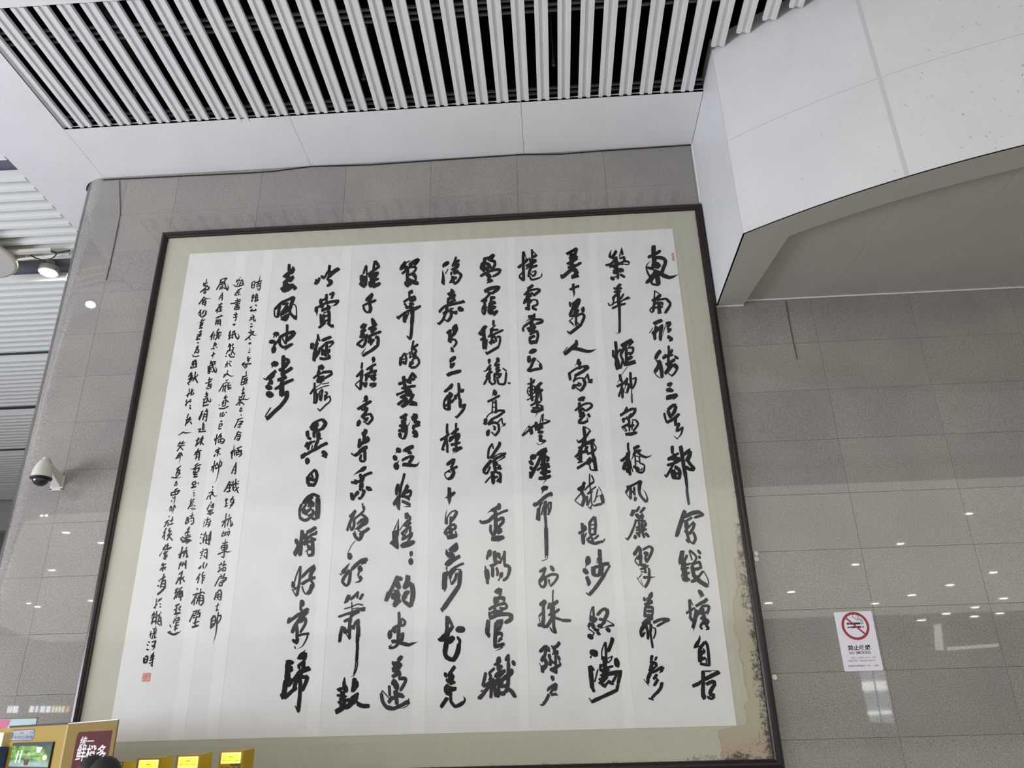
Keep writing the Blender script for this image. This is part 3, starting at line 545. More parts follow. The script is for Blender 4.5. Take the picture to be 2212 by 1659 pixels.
# brush strokes, traced from the wall's own writing; each crop has an origin and a scale, strokes are "width x,y x,y ..."
STROKES = r"""
@1370 500 5.53
#東
52 232,170 232,300 245,380;38 165,308 240,275 312,232;26s 190,350 145,415 160,490 200,560;42 215,325 300,312 358,330 372,375 345,440 330,500;80 215,400 260,400 300,420;30 150,430 230,450;75 235,480 275,500 310,500;55 265,500 280,570 292,630;26 290,640 225,630 205,600 240,540;45 240,500 190,570 145,612;48 290,490 350,525 410,550;40t 400,552 460,542 518,516
#南
22 245,705 240,780 235,830;16 255,715 315,755;40 215,830 260,805 318,760;34 250,820 235,890 225,960;20 220,900 188,940 215,975;26 270,820 380,800;34 380,800 430,870 370,975;22 280,830 290,975;25 250,860 330,850 335,880;26 250,910 340,900;30 300,840 310,970;14 330,970 280,985
#形
45 235,1105 280,1080 330,1060;40 215,1220 260,1190 340,1120;38 265,1130 245,1230 250,1290;38 330,1130 315,1220 312,1300;12 225,1150 180,1215;12t 375,1120 340,1230 330,1290;38 380,1100 435,1090;36 435,1095 395,1145;34 395,1170 440,1170;28 440,1170 400,1205;44 400,1255 455,1290;24 460,1290 420,1310
#勝
45 315,1425 275,1475 258,1520;18 258,1530 280,1560 330,1560;34 345,1510 385,1470;30 410,1365 415,1440 405,1560;28 455,1410 430,1480;26 340,1520 400,1490 465,1475;34 490,1495 515,1515;30 375,1590 430,1560 480,1530;36 395,1590 470,1600 510,1640
@1380 780 5.53
45 240,-10 235,60 190,130;42 250,10 268,100 278,195;14 185,135 215,175 255,205;40 330,40 400,0 430,-20;26 425,30 462,75 430,140 392,178;16 392,178 345,140;26 345,130 400,60 430,45;42 345,20 360,80 315,150
#三
42 340,285 395,265;14 390,285 360,325;52 345,345 392,350;12t 350,355 330,385;55 330,440 395,425 455,405;20t 450,430 400,468
#吳
40 345,585 400,535 442,525;42 442,535 425,600 395,650;40 345,590 365,640 380,680;26 370,675 430,620 ;28 302,620 318,690 335,735;36 335,735 400,700 480,635;38 480,630 440,680 440,770;26 445,770 485,740;36 480,745 462,800 455,840;26 460,840 525,790;26t 525,790 505,870 455,935;16t 465,930 410,890
#都
38 398,1015 400,1100;30 350,1165 440,1120 475,1100;36 345,1175 410,1165 490,1160;55 430,1110 425,1190;34 340,1245 430,1215 500,1180;30 445,1180 385,1280 330,1380;20 330,1390 305,1355;34 385,1290 410,1400;42 430,1260 485,1310 485,1400;30 400,1350 480,1340;42 415,1300 440,1400;30 400,1395 490,1405;44 498,1015 512,1090 535,1240 560,1390;36t 560,1370 575,1500 590,1680;42 535,1120 610,1060;50 612,1075 600,1140 570,1190;38 580,1180 620,1240 665,1290;38 660,1300 600,1290 560,1260
@1410 1060 5.53
30 405,-20 420,80 432,165
#會
50 385,240 340,370 285,545;50 385,310 480,265 560,255;36 560,260 608,290;36 600,290 500,320 ;30 470,320 380,375;30 375,360 390,380;24 490,370 380,490;48 400,380 410,440;34 390,400 420,560;36 500,385 480,450 440,520;20 385,500 480,490;34 485,500 510,570 485,635;30 400,580 435,620;24 485,635 435,600;26 420,530 440,600
#錢
55 355,720 340,800 330,870;36 410,770 370,860;30 310,860 400,870;60 365,880 385,1000 400,1080;30 335,935 430,920;28 345,1010 440,980;45 360,1060 440,1060;14 340,1010 360,1070;26 440,710 520,790 480,880;22 435,720 470,830;26 390,890 450,870;36 545,720 565,745;32 550,780 565,810;34 460,880 560,850;34 560,850 578,930;46 470,900 490,1010;40 500,940 560,930;50 480,1000 560,1080 655,1140;30 600,960 540,1040 ;16 610,960 660,1060 670,1120;40 510,1070 460,1085;26 540,1020 480,1080
#塘
52 560,1205 590,1245;16t 590,1260 550,1285;34 438,1300 445,1400 450,1500;16 450,1300 480,1370;30 400,1465 500,1400;36 440,1500 470,1550;40 520,1420 500,1550 480,1640;36 515,1380 580,1340 650,1300;44 650,1295 600,1340;36 600,1370 530,1490 480,1560;34 600,1375 670,1385 650,1470;34 600,1400 600,1500;30 560,1470 660,1450;32 570,1520 670,1560;30 620,1480 620,1600
@1410 1330 8.295
52 680,60 760,110;60t 770,30 750,150 735,260;46 870,30 990,80;50 930,60 890,130 850,190;36 850,190 885,245;50 1000,90 960,170;50 960,170 1005,245;26 1000,245 950,250
#自
75s 845,350 830,440 760,560;34 735,575 840,545;60 930,470 830,610;80 845,610 850,830;50 935,460 985,560 1015,900;34 900,590 940,640;70 860,680 930,640;60 870,780 940,760;50 850,860 1000,890;30 960,760 960,870
#古
55 715,1260 840,1200 950,1110 ;60 720,1265 850,1210;75 1190,1010 1050,1080 930,1140;12 940,985 1060,980 1190,990;24 940,1000 1050,1000;70 900,990 905,1150 900,1300 900,1450;80 900,1400 930,1490;70 960,1230 1080,1180 1110,1240;70 1110,1230 1050,1330 1020,1400;70 1020,1410 1110,1430;46 1110,1450 1050,1490 980,1450
@1280 510 7.373
#繁
40s 300,215 280,280 270,340;24 270,340 320,330;46 380,235 340,300 300,350;40 380,330 300,440 210,465;26 210,470 250,470;50 330,370 390,340;60 370,350 380,500;24s 462,175 430,330;40s 465,180 475,300;32 430,360 500,330;40 500,330 510,400;34 410,450 510,400 585,415;26 585,420 570,450 510,450;30 400,410 460,450 500,440;40 270,490 440,440;50 330,480 400,530 330,560;44 330,590 450,530 490,560;40 450,510 440,580;36 340,590 420,590;40 400,580 405,680;40 440,610 515,655;60 310,670 325,680;24 340,655 390,640
#華
50 445,765 390,830;32 340,820 360,850;44 350,840 460,830;36 340,890 450,880;60 400,850 400,930;40 420,900 350,960 320,990;34 495,920 440,1010;36 330,1000 330,1010;30 345,960 330,1060;30 575,965 500,1010 430,1060;30 600,985 500,1015;24 250,1065 270,1105 330,1085;30 310,1080 400,1040 ;44 420,1000 425,1100;34 310,1150 400,1110 525,1075;30 440,1080 520,1085;50 410,900 415,1100;34 420,1090 430,1400 425,1540;16 445,1100 445,1530;14t 430,1530 390,1555 362,1535;26 330,1155 380,1130
@1300 720 7.373
#煙
48 220,130 230,260 235,380;40 180,270 180,370;34 295,250 230,340 ;60 200,360 250,420 ;80 240,430 255,570;34 340,400 300,560;60 480,105 400,150 310,195;34 500,130 430,200;50 400,170 350,240 300,340;36 420,230 500,225;38 500,225 490,300 440,340;46 390,230 390,480;40 370,330 460,310;36 300,350 350,470;60 390,430 480,370;70 350,490 440,480;60 430,480 530,450 ;24t 545,470 420,520;12 410,530 350,610 300,680
#柳
40 285,655 300,730 325,780;38 240,850 330,800 ;14t 280,730 240,820;34 330,790 310,880 270,1010;40 325,870 330,1030;34 410,710 340,810;38 405,730 380,830 ;40 400,800 430,830 400,950;14 380,840 350,920 390,950;42 455,620 460,740 470,880;30 490,730 545,700;34 545,710 530,800 490,880;20 480,860 470,1000 480,1110;10 490,960 490,1110
#畫
28 400,1170 360,1240;44 295,1310 400,1240 500,1200;46 530,1190 520,1260 460,1330;30 400,1180 410,1260;34 460,1330 320,1380 ;40 340,1350 350,1420;20 390,1320 420,1400;40 470,1280 430,1350 440,1440;26 480,1380 550,1380;34 550,1390 575,1450 500,1560;42 320,1500 440,1440;14 320,1510 380,1570;30 440,1400 440,1560;46 420,1490 510,1460;26 490,1400 480,1540;28 350,1490 400,1560 ;52 380,1610 470,1600 555,1580;18t 520,1600 440,1650
@1310 930 7.373
#橋
36 345,195 345,280 360,340;50 230,485 300,440 345,380 365,340;70 345,350 340,480 370,600;60 310,500 270,620;50 320,600 340,670;46 350,560 380,710;22 380,480 400,580 420,660;55 430,290 520,245;46 460,330 550,320;50 470,320 430,400;20t 430,400 390,480;40 500,350 560,400 640,430;30t 640,425 690,410 728,385;22 440,400 530,420;30 455,400 465,560;30 525,410 530,520;24 460,480 530,500;44 430,570 520,620;60 470,590 520,640;30 540,520 600,550 605,600;32 605,590 590,650 540,670 470,640;26 545,640 570,600
#風
50 340,880 350,930;40 350,920 310,990;18 305,990 380,1095;45 385,900 385,1090;40 350,900 440,860 550,800;55 550,805 525,880 520,960;46 520,950 540,1030 630,1140;34 645,1140 650,1080;30t 660,1100 620,990 570,930;36 440,900 445,970;34 440,960 400,990;44 440,980 450,1030;50 465,1060 455,1120
#簾
56 430,1265 400,1360;34 380,1350 480,1270 525,1210;42 520,1220 480,1290;46 610,1225 540,1310;60 470,1330 520,1380 580,1350;46 570,1340 580,1380;34 450,1430 620,1440;36 600,1440 630,1500 560,1560;34 470,1430 440,1530 400,1620;34 520,1400 520,1600;36 570,1400 570,1640;36 470,1550 640,1490;32 470,1590 620,1560;36 490,1640 640,1570;28 540,1480 600,1520
@1330 1140 7.373
38 280,10 240,110 190,190;22 185,195 155,160;40 350,20 470,20;60 310,140 312,155;36 340,90 370,120;34 380,40 375,150;44 420,30 455,160;44 475,85 530,145;30 320,90 480,30
#翠
60 380,300 330,370 290,430;30 290,430 330,430;50 390,320 390,420 350,500;26 350,450 310,530 375,610;50 400,430 395,600;40 430,350 545,290;46 555,300 585,350 540,460 490,550;50 450,400 500,410 470,470;44 470,470 490,540;50 400,600 480,590 ;36 390,665 460,640 520,600;40 450,600 480,720;36 520,640 545,700;24 400,700 480,710;20 420,730 370,800;46 440,790 540,790;30t 540,795 640,780;46 530,700 530,830 470,950;12 470,950 400,890 340,800;10 440,950 400,820 ;14 345,790 360,830
#幕
70 565,1060 540,1120;40 450,1110 460,1170;26 470,1160 510,1110;60 500,1170 585,1180;60 465,1230 580,1180;44 500,1200 470,1300 465,1420;50 500,1260 590,1270;40 590,1270 585,1380 560,1430;50 500,1330 570,1330;60 490,1400 580,1400;50 520,1380 540,1540;60 430,1540 500,1470 590,1440;50 600,1510 720,1460 850,1460;40 860,1465 760,1510 660,1570;20t 700,1540 640,1580
@1340 1340 7.373
70 450,20 380,80 330,170;50 320,160 345,260;36 350,260 390,190;44 400,60 435,180 440,300;46 490,60 480,200;34 480,200 500,340 515,440;24 500,110 560,130;30 555,120 560,200 530,290
#參
50 505,560 490,640;36 580,580 550,640 ;60 480,650 530,690;50 520,670 585,700;56 500,700 480,780;40 590,710 500,790;60 460,780 540,830;50 540,820 670,740;50 680,745 650,820;26t 660,810 610,850;60 480,830 440,930;50 440,900 440,1000;14 375,940 455,1045;50 580,860 530,940;50 600,940 540,1040;30 580,920 600,980;54 665,990 640,1080 570,1170;46 570,1160 500,1240;30 450,1240 530,1270
@1190 520 7.373
#差
40 250,190 280,220;46 410,120 330,170 270,200;46 415,125 380,210 330,240;50 300,230 400,220;44 290,280 420,250;46 260,370 340,330 420,280;70 330,240 330,420;44 270,425 390,400 480,350;50 400,390 300,440;60 380,430 290,490 180,590;40 165,540 180,600;34 330,480 420,460;50 330,580 390,540 430,490;44 330,590 440,560;40 380,480 400,560
#十
38 300,780 370,750 445,715;44 355,685 360,800;34t 360,790 370,840 360,900;26 440,720 440,750
#萬
34 300,975 310,1050;60 340,1020 400,980 455,930;50 460,940 420,1040;60 340,1060 430,1050;46 350,1070 300,1190;50 370,1100 440,1110;40 440,1100 380,1190 300,1200;36 360,1140 420,1130;60 370,1180 420,1190;60 510,1080 510,1120;40 390,1150 400,1250 400,1350;40 430,1180 510,1160;44 515,1170 530,1220 480,1330;50 490,1330 400,1400 300,1480;30 260,1440 300,1480;20 350,1230 290,1280;14 290,1285 375,1360;18 300,1270 360,1330;24 400,1290 450,1330
@1190 730 7.373
#人
60 405,60 405,110;60 410,90 320,170 220,260;16 265,145 190,240;50 420,150 340,180;54 380,170 480,190 570,215;46t 560,215 640,210 720,178
#家
60 440,360 440,410;14t 410,400 380,460;60 460,400 455,420;44 290,550 310,670;36 300,560 400,490 520,450;60 520,465 600,460;50 600,470 480,550 380,600;24 500,470 440,500;36 400,600 360,700;30 370,680 440,640 520,640;50 520,650 540,740 480,840;30 480,850 400,790;60 380,740 350,810;34 440,740 400,760 430,740;30 430,710 480,740 440,770;30 540,650 590,570;34 590,590 600,670;50 600,690 660,670;30t 660,710 570,710
#雲
66 460,980 520,955;36t 530,990 460,1000;50 455,1030 455,1180;34 385,1160 440,1110 540,1050 620,1040;40 630,1040 650,1090 560,1165;14 560,1165 480,1090;40 460,1180 500,1130 550,1160;46 450,1210 530,1190;40 450,1250 540,1220;46 540,1220 480,1290 440,1340;44 440,1350 520,1350 590,1320;20 590,1330 575,1270;44 590,1210 620,1260
@1210 910 7.373
#樹
52 380,85 385,160 395,250;34 480,150 430,220 380,300;20 400,90 480,140;46 400,230 390,400;44 420,230 340,310 290,335;22 265,290 285,340;60 350,350 460,340 520,300;40 290,430 400,370;50 360,380 300,500 ;50 430,400 400,480;46 240,570 330,500 440,480;36 270,600 340,580;60 320,500 320,640;30 280,660 360,640;44 270,750 340,710 430,650;60 530,300 500,330;50 500,330 515,480 540,600;56 540,560 570,780;22 530,340 580,430;38 570,440 500,500 430,520;56 450,600 510,620;40 440,610 440,690;50 480,640 450,680;30 470,690 490,770 600,780;30 470,570 520,650
#繞
50 390,970 360,1040;44 370,1030 280,1085;46 290,1090 370,1090;44 380,1040 330,1140;30 330,1150 235,1260;20 235,1265 340,1350;56 350,1140 385,1230 350,1350;26 470,835 470,1000 495,1150;30 495,1150 500,1300 550,1345 640,1320;28 500,860 540,950;34 540,960 460,1020 ;30 460,1020 390,1100;28 570,1040 480,1110 430,1160;26 600,1080 560,1250 530,1290;26 440,1160 520,1120;34 430,1190 430,1340;30 500,1180 440,1340;60 660,1170 685,1300;40 670,1310 560,1340;14 610,1040 650,1110 680,1200;26t 560,1210 650,1175;30 500,1340 480,1395;20 440,1360 500,1400
@1220 1110 7.373
#堤
50 275,150 290,300 ;44 320,200 335,230 ;46 220,310 280,280 340,240;60 285,320 295,480;26 320,370 345,300;46 470,45 400,140 400,200;46 480,50 490,180 480,320;40 395,190 400,320;28 400,180 460,170;28 400,250 470,230;36 400,330 500,320;40 440,340 350,420;34 540,340 470,400;50 370,430 470,470 560,450;46 560,450 610,440;26 620,440 635,395;40 430,380 450,440
#沙
90 370,720 370,770;26t 350,800 325,860;80 320,900 345,930;60 350,1000 380,1090;60 390,1080 380,1120;60 555,570 560,700 565,830;20 520,700 515,790;70 450,850 460,980;50 470,850 590,830;60 580,810 700,790;36 715,820 680,890 600,1010;80 590,830 560,980;60 640,950 560,1080 460,1220;60 460,1210 390,1290;26 390,1300 340,1255;50 460,980 560,980
@1240 1310 7.373
#怒
36 305,0 310,100 320,200;26 290,10 260,120 250,220;70 280,150 280,240;50 370,140 440,60 515,35;60 520,40 530,120 480,220;50 260,260 230,330;22 225,350 330,430;60 280,260 320,350;50 320,360 390,390;60 360,190 300,250;50 400,200 490,230 430,300;60 380,300 450,330;22 520,220 640,290 ;34t 640,300 560,310 440,350;30 400,360 350,380;60 520,350 570,400;50 370,410 410,450;80 250,470 270,490;26 290,470 320,430
#濤
110 300,730 330,750;34t 270,790 260,835;70 250,950 270,1080 290,1300;50 270,960 310,1020;30 330,1200 380,1000;50 295,1300 320,1360;60 610,500 600,570 540,720;26 440,850 445,700 490,570;40 500,570 510,760 520,900;60 480,800 500,1060;40 430,960 530,880 ;24 540,830 610,790;26 610,790 590,850 540,900;40 420,920 420,1030;40 420,1030 520,980 620,950;90 670,860 690,930;40 450,1060 560,1010;70 430,1110 520,1080 730,1040;50 400,1170 480,1140;50 400,1230 470,1180 530,1120;60 450,1240 490,1270;40 500,1260 560,1180;60 560,1200 610,1230;46 620,1200 680,1090;56 740,1020 730,1100 700,1230;50 700,1240 680,1340;60 690,1330 560,1390 430,1450;60 430,1450 280,1520;20 240,1460 280,1510
@1090 530 7.373
#捲
46 300,100 295,250 300,400 305,560;16 320,120 345,220;46 215,355 290,300 370,220;30 230,490 300,410;40 230,500 300,560;34 400,230 400,210;36 435,65 440,200 430,300;44 510,150 460,190;22 440,90 500,140;50 400,250 500,240;44 340,330 500,250;30 340,380 400,330;40 400,360 520,320;44 440,300 400,400 380,500;34 400,500 430,555;32t 430,550 520,530 590,490 595,430;34 500,410 480,470 440,490;22 430,430 500,400;30 590,460 590,490;26 400,440 450,490
#霜
50 450,630 420,660 370,690;40 380,700 340,900;36 310,790 400,720 540,690;46 545,695 550,730 460,800;50 370,760 420,800;34 420,750 470,790;40 350,830 430,800;44 330,860 310,930;50 380,830 380,990;50 330,1000 400,1020;30 400,920 450,870 510,870;36 515,870 520,940 450,970;50 450,980 460,1010;40 460,1000 510,1030;34 340,900 420,860
#雪
60 470,1110 450,1160;60 380,1140 460,1140;24s 330,1230 370,1190 440,1180;50 440,1170 420,1300;40 300,1300 380,1240 440,1200;38 290,1310 300,1370;36 450,1180 590,1180;46 600,1180 590,1220 500,1250;50 360,1330 480,1310;40 460,1250 490,1320;50 380,1370 480,1340;36 400,1420 520,1360;42 520,1370 530,1450 500,1560;50 390,1480 480,1440;44 400,1480 410,1560;60 400,1550 500,1540;36 440,1560 520,1530
@1100 730 7.373
#天
80 350,220 400,200;40 330,240 430,190;60 315,290 315,390;60 360,380 410,320;46 400,330 350,450 310,520;50 290,500 330,530;44 320,530 420,500 500,490;50 510,500 490,410;20 500,410 440,350
#塹
40 345,640 360,720;34 400,660 380,720;30 290,740 400,690;46 350,720 350,900 370,1000;26 310,780 290,850 310,910;26 310,790 400,760;26 310,920 410,870;30 410,770 400,880;24 310,850 400,820;24 280,990 410,930;50 515,710 440,780;36 440,780 430,960;26 450,800 470,950;36 470,760 500,900 510,1000;46 530,820 470,880;50 440,950 420,1040;34 340,1080 410,1040 500,1020;40 450,1000 440,1120;50 350,1160 440,1170 540,1130;50 520,1080 520,1140;40 370,1120 480,1110;30 440,1060 520,1080;14t 460,1180 400,1270
#無
30 540,1210 530,1340;20 520,1220 490,1350;36 650,1320 590,1350 470,1380;18 560,1300 640,1320;50 430,1340 430,1470;40 300,1410 370,1440;34 210,1560 300,1480 400,1390;14s 340,1355 200,1550;60 340,1450 360,1530;50 400,1390 470,1450;60 480,1400 520,1420;44 520,1380 520,1440;40 450,1470 500,1440;50 460,1500 540,1500;44 470,1560 520,1560;44 490,1580 490,1640;40 490,1640 580,1640
@1110 940 7.373
50 410,0 450,30 ;40 440,30 420,80 500,90;24t 510,90 440,140 400,155;14 400,155 365,125
#涯
90 300,350 320,340;30 280,380 270,400;66 265,430 285,450;60 275,520 285,535;60 520,220 440,260 370,310;50 520,240 470,300 390,310;52 430,330 380,450 330,540;56 340,520 290,620 265,680;30 255,580 255,680;70 480,300 470,420 470,540;50 500,340 560,370;44 560,380 520,420;44 420,470 560,460;50 480,470 570,510;40 370,560 430,520 520,480;90 490,500 480,640;50 420,600 580,580;60 400,690 500,680 580,650;16t 530,690 490,740 465,790
#市
80 470,850 510,840;30t 470,880 440,935;56 605,920 520,970 430,1040;24t 620,950 575,990;60 430,1040 380,1090 320,1120;30 305,1110 335,1075;36 450,1070 410,1150 395,1240;30 380,1160 360,1350;46 400,1200 400,1360;30 470,1130 440,1270;56 500,1050 500,1160 495,1280;46 545,1085 600,1080;34 590,1080 580,1190 545,1270;30 540,1100 560,1250;44 500,1280 510,1450 515,1660
@1120 1140 7.373
20 415,0 420,250 430,480;34 440,0 450,200 450,440;14 465,0 470,400 450,500;16 450,500 370,530
#列g
50 430,640 340,700;44 430,640 390,760 330,850;36 330,860 350,920 385,955;56 350,850 400,790 430,800;50 430,790 430,900 390,950;44 430,790 520,745 610,745;40 615,740 620,790 570,870 510,930;34t 480,820 500,930;60 525,630 550,670
#珠g
30 550,990 545,1100 550,1200;60 430,1160 340,1230;50 440,1180 400,1240 400,1350 400,1460;40 400,1330 330,1410;18 325,1420 340,1500;70 340,1550 370,1540;60 400,1420 390,1540 430,1590;50 500,1200 475,1290;60 630,1170 540,1230;70 550,1200 540,1340 550,1450;50 650,1300 560,1360 480,1390;60 570,1380 500,1500 440,1590;44 570,1430 690,1470 ;50 690,1475 830,1480;44 560,1450 565,1570 590,1660;20t 500,1580 540,1650 590,1700
@1130 1340 7.373
30 430,120 470,180 520,200;40 480,30 490,130 525,200
#璣g
60 360,410 270,500;50 370,400 360,480 340,600;60 340,560 290,650 ;60 350,620 370,700 330,780;60 310,720 310,830;16 255,680 300,760;46s 410,410 410,500;56 580,350 540,410 470,440;30 450,400 490,470;50 500,450 500,540;56 540,500 540,530;50 410,540 430,620;30 460,540 510,530;56 440,620 430,720;40 515,540 520,700 530,840;50 430,790 540,740 600,700;26 600,700 570,650;50 560,580 575,620;40 440,790 540,840;40 450,650 510,690
#戶g
60 460,905 475,935;24t 475,945 470,980;50 530,1010 460,1050 390,1110;24s 405,1045 385,1130;50 530,1020 510,1120;40 500,1060 430,1170;46 530,1170 450,1190 ;50 410,1180 370,1270 320,1340;26 270,1340 320,1360;30 480,1180 550,1190
@1000 540 7.373
#盈
50 345,120 345,200;50 360,140 430,120 485,75;50 490,75 450,150 ;80 330,210 300,280;60 300,270 340,340 ;60 370,210 420,240;60 360,280 400,320;24 370,190 380,220;50 400,150 500,180;44 500,165 510,230 470,300;50 400,240 450,290;46 280,420 380,360 480,320 590,310;40 600,305 570,370 480,420;36t 560,370 450,440;60 400,390 430,420;30 370,390 390,430;50 430,420 400,490;50 400,500 470,480;24 470,500 380,525
#羅
60 345,660 440,610 560,590;50 570,575 560,620 480,680;40 390,680 490,690;40 430,700 350,780 290,820;30 370,770 380,800;40 380,790 330,850;44 360,850 310,940;26 300,940 310,1000 340,1035;50 360,900 340,1020;44 450,750 440,850 400,930;56 440,760 510,760;60 450,840 520,840;60 440,900 520,920;80 440,850 450,1000;50 410,950 420,1010;50 420,1010 500,1000 550,970;34 550,980 490,1045
#綺
56 370,1210 300,1300;20 330,1210 240,1340;60 260,1340 340,1320;60 330,1260 330,1340 340,1400;46 280,1430 360,1400;66 340,1400 340,1570;24 390,1420 370,1590;40 485,1120 485,1200;26 520,1200 430,1270;36 430,1280 560,1270;44 480,1250 440,1330;36 400,1380 520,1330 640,1275;30 460,1320 400,1390;44 440,1390 520,1380;50 450,1420 500,1480;40 420,1460 460,1500;40 520,1400 530,1460;34 540,1390 585,1380 590,1450 570,1530;44 570,1540 490,1590 380,1650;20 360,1620 380,1670
@1010 750 7.373
30 500,0 400,60 310,100;24 290,70 310,110
#競
50 345,205 345,240;20t 345,250 325,275;40 370,280 310,360;26 260,385 300,370 380,330;34 370,350 340,400;36 395,390 330,420 300,480;36 330,470 260,595;36 350,420 350,540;34 340,540 400,600;60 480,190 485,215;34 475,220 430,290;44 510,270 440,300;44 500,310 450,360;44 520,360 450,400 ;44 420,430 540,430;40 530,430 490,490;40 430,420 430,500;36 420,500 440,560 410,590;34 470,470 490,570 520,590;36 520,590 590,580 610,480 615,400;28 620,380 560,335;34 655,572 670,574
#豪
70 430,710 440,740;24t 410,740 390,785;40 320,870 420,820 510,770;26 400,850 390,1060;34 450,840 455,1050;24 390,960 460,950;30 400,880 450,880;36 590,1010 500,1010 420,1040;24 410,1020 330,1080 290,1150;60 290,1140 280,1220;24 250,1210 290,1240;40 590,1020 500,1090 400,1140;50 400,1140 330,1230;40 340,1230 420,1200 490,1220;40 490,1220 500,1320 440,1410;28 440,1410 380,1350;66 330,1340 320,1390;40 430,1280 430,1320;30 400,1250 450,1280;30 480,1200 545,1130;28 545,1130 560,1220 610,1220;24t 600,1240 530,1265
@1010 940 7.373
#奢
50 515,110 500,170 420,290 390,370;36 395,135 340,230 325,370;30 395,140 410,220;30 330,380 390,320;44 610,290 520,340 420,390;24 420,350 500,300 600,285;30t 600,340 540,380 460,430;56 380,400 300,500 250,570;40 250,580 300,620;34 310,620 360,500;56 420,400 440,560;40 440,410 480,480;44 480,530 540,530;46 520,480 480,540;44 370,600 470,580;60 400,600 410,770;44 470,600 520,620 520,760;44 520,680 470,740;30 380,650 330,700 280,760;40 420,680 480,660
#重
70 500,1115 500,1160;60 510,1130 430,1180 380,1200;26t 380,1200 310,1240;40 640,1195 520,1240 430,1290;56 420,1280 330,1370 220,1395;34 195,1355 220,1400;60 440,1210 450,1400 450,1560;44 370,1430 365,1520 400,1590;50 560,1310 565,1380 500,1460;50 470,1360 560,1310;50 470,1470 540,1510;60 480,1560 540,1520;80 420,1650 560,1630;34 390,1680 400,1600 ;40 430,1500 430,1600
@1010 1150 7.373
50 400,120 500,110 580,80;20t 580,100 520,130 465,165
#湖g
80 350,310 350,350;44 320,360 310,430;34s 280,520 290,600;80 300,600 320,740;50 310,740 320,820;60 430,300 440,480 ;70 420,400 490,340 ;50 360,540 430,510 500,460;44 500,330 510,420;50 400,560 400,710;40 460,560 480,630 470,690;36 510,500 590,330;44 590,300 585,520;50 580,530 650,540 670,600 640,700;50 640,710 570,770;60 540,640 530,720;30 520,720 490,770;30 430,500 480,460
#疊g
80 520,900 450,960;50 530,900 515,1010;60 440,1030 440,1140;60 480,1040 590,1050;40 590,1060 570,1100;40 440,1120 500,1090;40 480,1030 480,1120;50 340,1230 420,1180 540,1140 610,1130;44 610,1140 620,1200 540,1230;50 440,1200 420,1300;40 510,1200 600,1220;50 350,1270 360,1360;50 380,1280 480,1260 560,1250;60 350,1370 480,1320 620,1300 700,1320;70 690,1310 690,1380 600,1440;70 330,1400 320,1500 310,1620;50 340,1610 335,1660;50 460,1420 560,1400 ;70 460,1430 450,1660;60 500,1440 540,1440;50 540,1450 500,1560;50 480,1600 550,1610;40 540,1600 550,1660
@1010 1350 7.373
50 300,120 340,170;40 340,150 340,200;60 450,100 440,200 440,330;40 480,150 550,130;40 540,200 490,270;40 500,220 550,230;60 420,350 500,330 580,300;24t 560,350 500,390 430,415
#巘g
80 500,540 490,600;50 530,570 430,640;60 490,600 490,720;56 550,650 480,730;50 290,760 270,860 240,970;50 250,980 330,930 420,860;44 430,690 340,770 ;44 350,770 370,840 340,880;60 600,730 490,770 440,830;50 470,840 500,880;50 570,760 500,830;60 560,870 400,920 280,1060 190,1180;44 170,1170 220,1110;30 210,1060 240,1040;70 480,890 390,1000 ;50 380,1000 370,1160;60 430,980 450,1140;50 500,920 490,1150;40 420,1060 490,1040;50 645,470 650,600;60 650,600 650,800 640,1000;34 620,500 605,570;60 700,720 710,760;70 700,770 620,820 550,880;50 550,880 540,1000;60 640,960 560,980;50 640,980 570,1120;50 520,1060 550,1120;60 650,1020 700,1060 760,1150;60 725,590 740,625;40 540,1080 640,1060
@920 540 7.373
#清
70 290,240 340,210;36 285,230 275,275;54s 265,320 275,420 275,530;44 260,510 285,540;20 310,380 355,300;40 480,110 460,180 420,260;44 530,160 480,200 ;50 440,240 530,230;50 520,240 470,300;50 410,320 480,280;40 470,280 450,380;34 410,350 400,400;34 430,350 520,330;36 450,380 520,350;46 520,360 560,400 545,450;44 545,450 500,510 450,540;60 430,420 430,520;50 440,440 490,450;40 400,480 400,520;24 370,520 400,520
#嘉
50 415,625 415,690;50 350,710 450,660;50 370,730 470,715;50 340,790 460,740;44 350,800 360,890;36 440,770 470,820;36 370,840 450,800;50 370,880 450,850;44 210,990 300,900 440,860 600,825;40 590,815 605,830;40 270,1010 340,980 410,960;50 400,960 400,1060 345,1140;50 340,900 320,1010;44 310,1010 270,1110 210,1180;30 180,1160 220,1190;30 300,1110 340,1140;50 440,990 480,1010;40 490,970 470,1020;80 540,935 565,950;30 440,930 380,940
#有
70 470,1210 440,1260 ;60 480,1220 480,1270 430,1360;60 340,1330 400,1280;50 380,1290 380,1420;70 390,1380 380,1470;44 420,1340 400,1420;34 400,1430 460,1430 485,1480 440,1550;50 410,1570 430,1610;24t 450,1615 370,1615
@920 750 7.373
#三
70 450,170 400,210;30 395,220 390,330;60 440,270 410,310;60 340,450 400,420 540,380;40 540,360 550,400
#秋
50 410,600 360,660 300,710;60 410,600 390,650;56 390,720 370,850 370,1000;44 360,760 290,860 ;34 290,870 290,960 350,1000;40 420,740 400,800 ;50 400,880 440,840;50 470,760 475,830;36 440,840 500,760 550,690;40 520,570 525,700 530,830;16 530,590 560,680;54 590,670 570,720;50 545,820 545,960;40 540,960 620,910;44 625,910 590,1000 500,1110;30 465,1100 500,1130;40 290,940 390,900
#桂
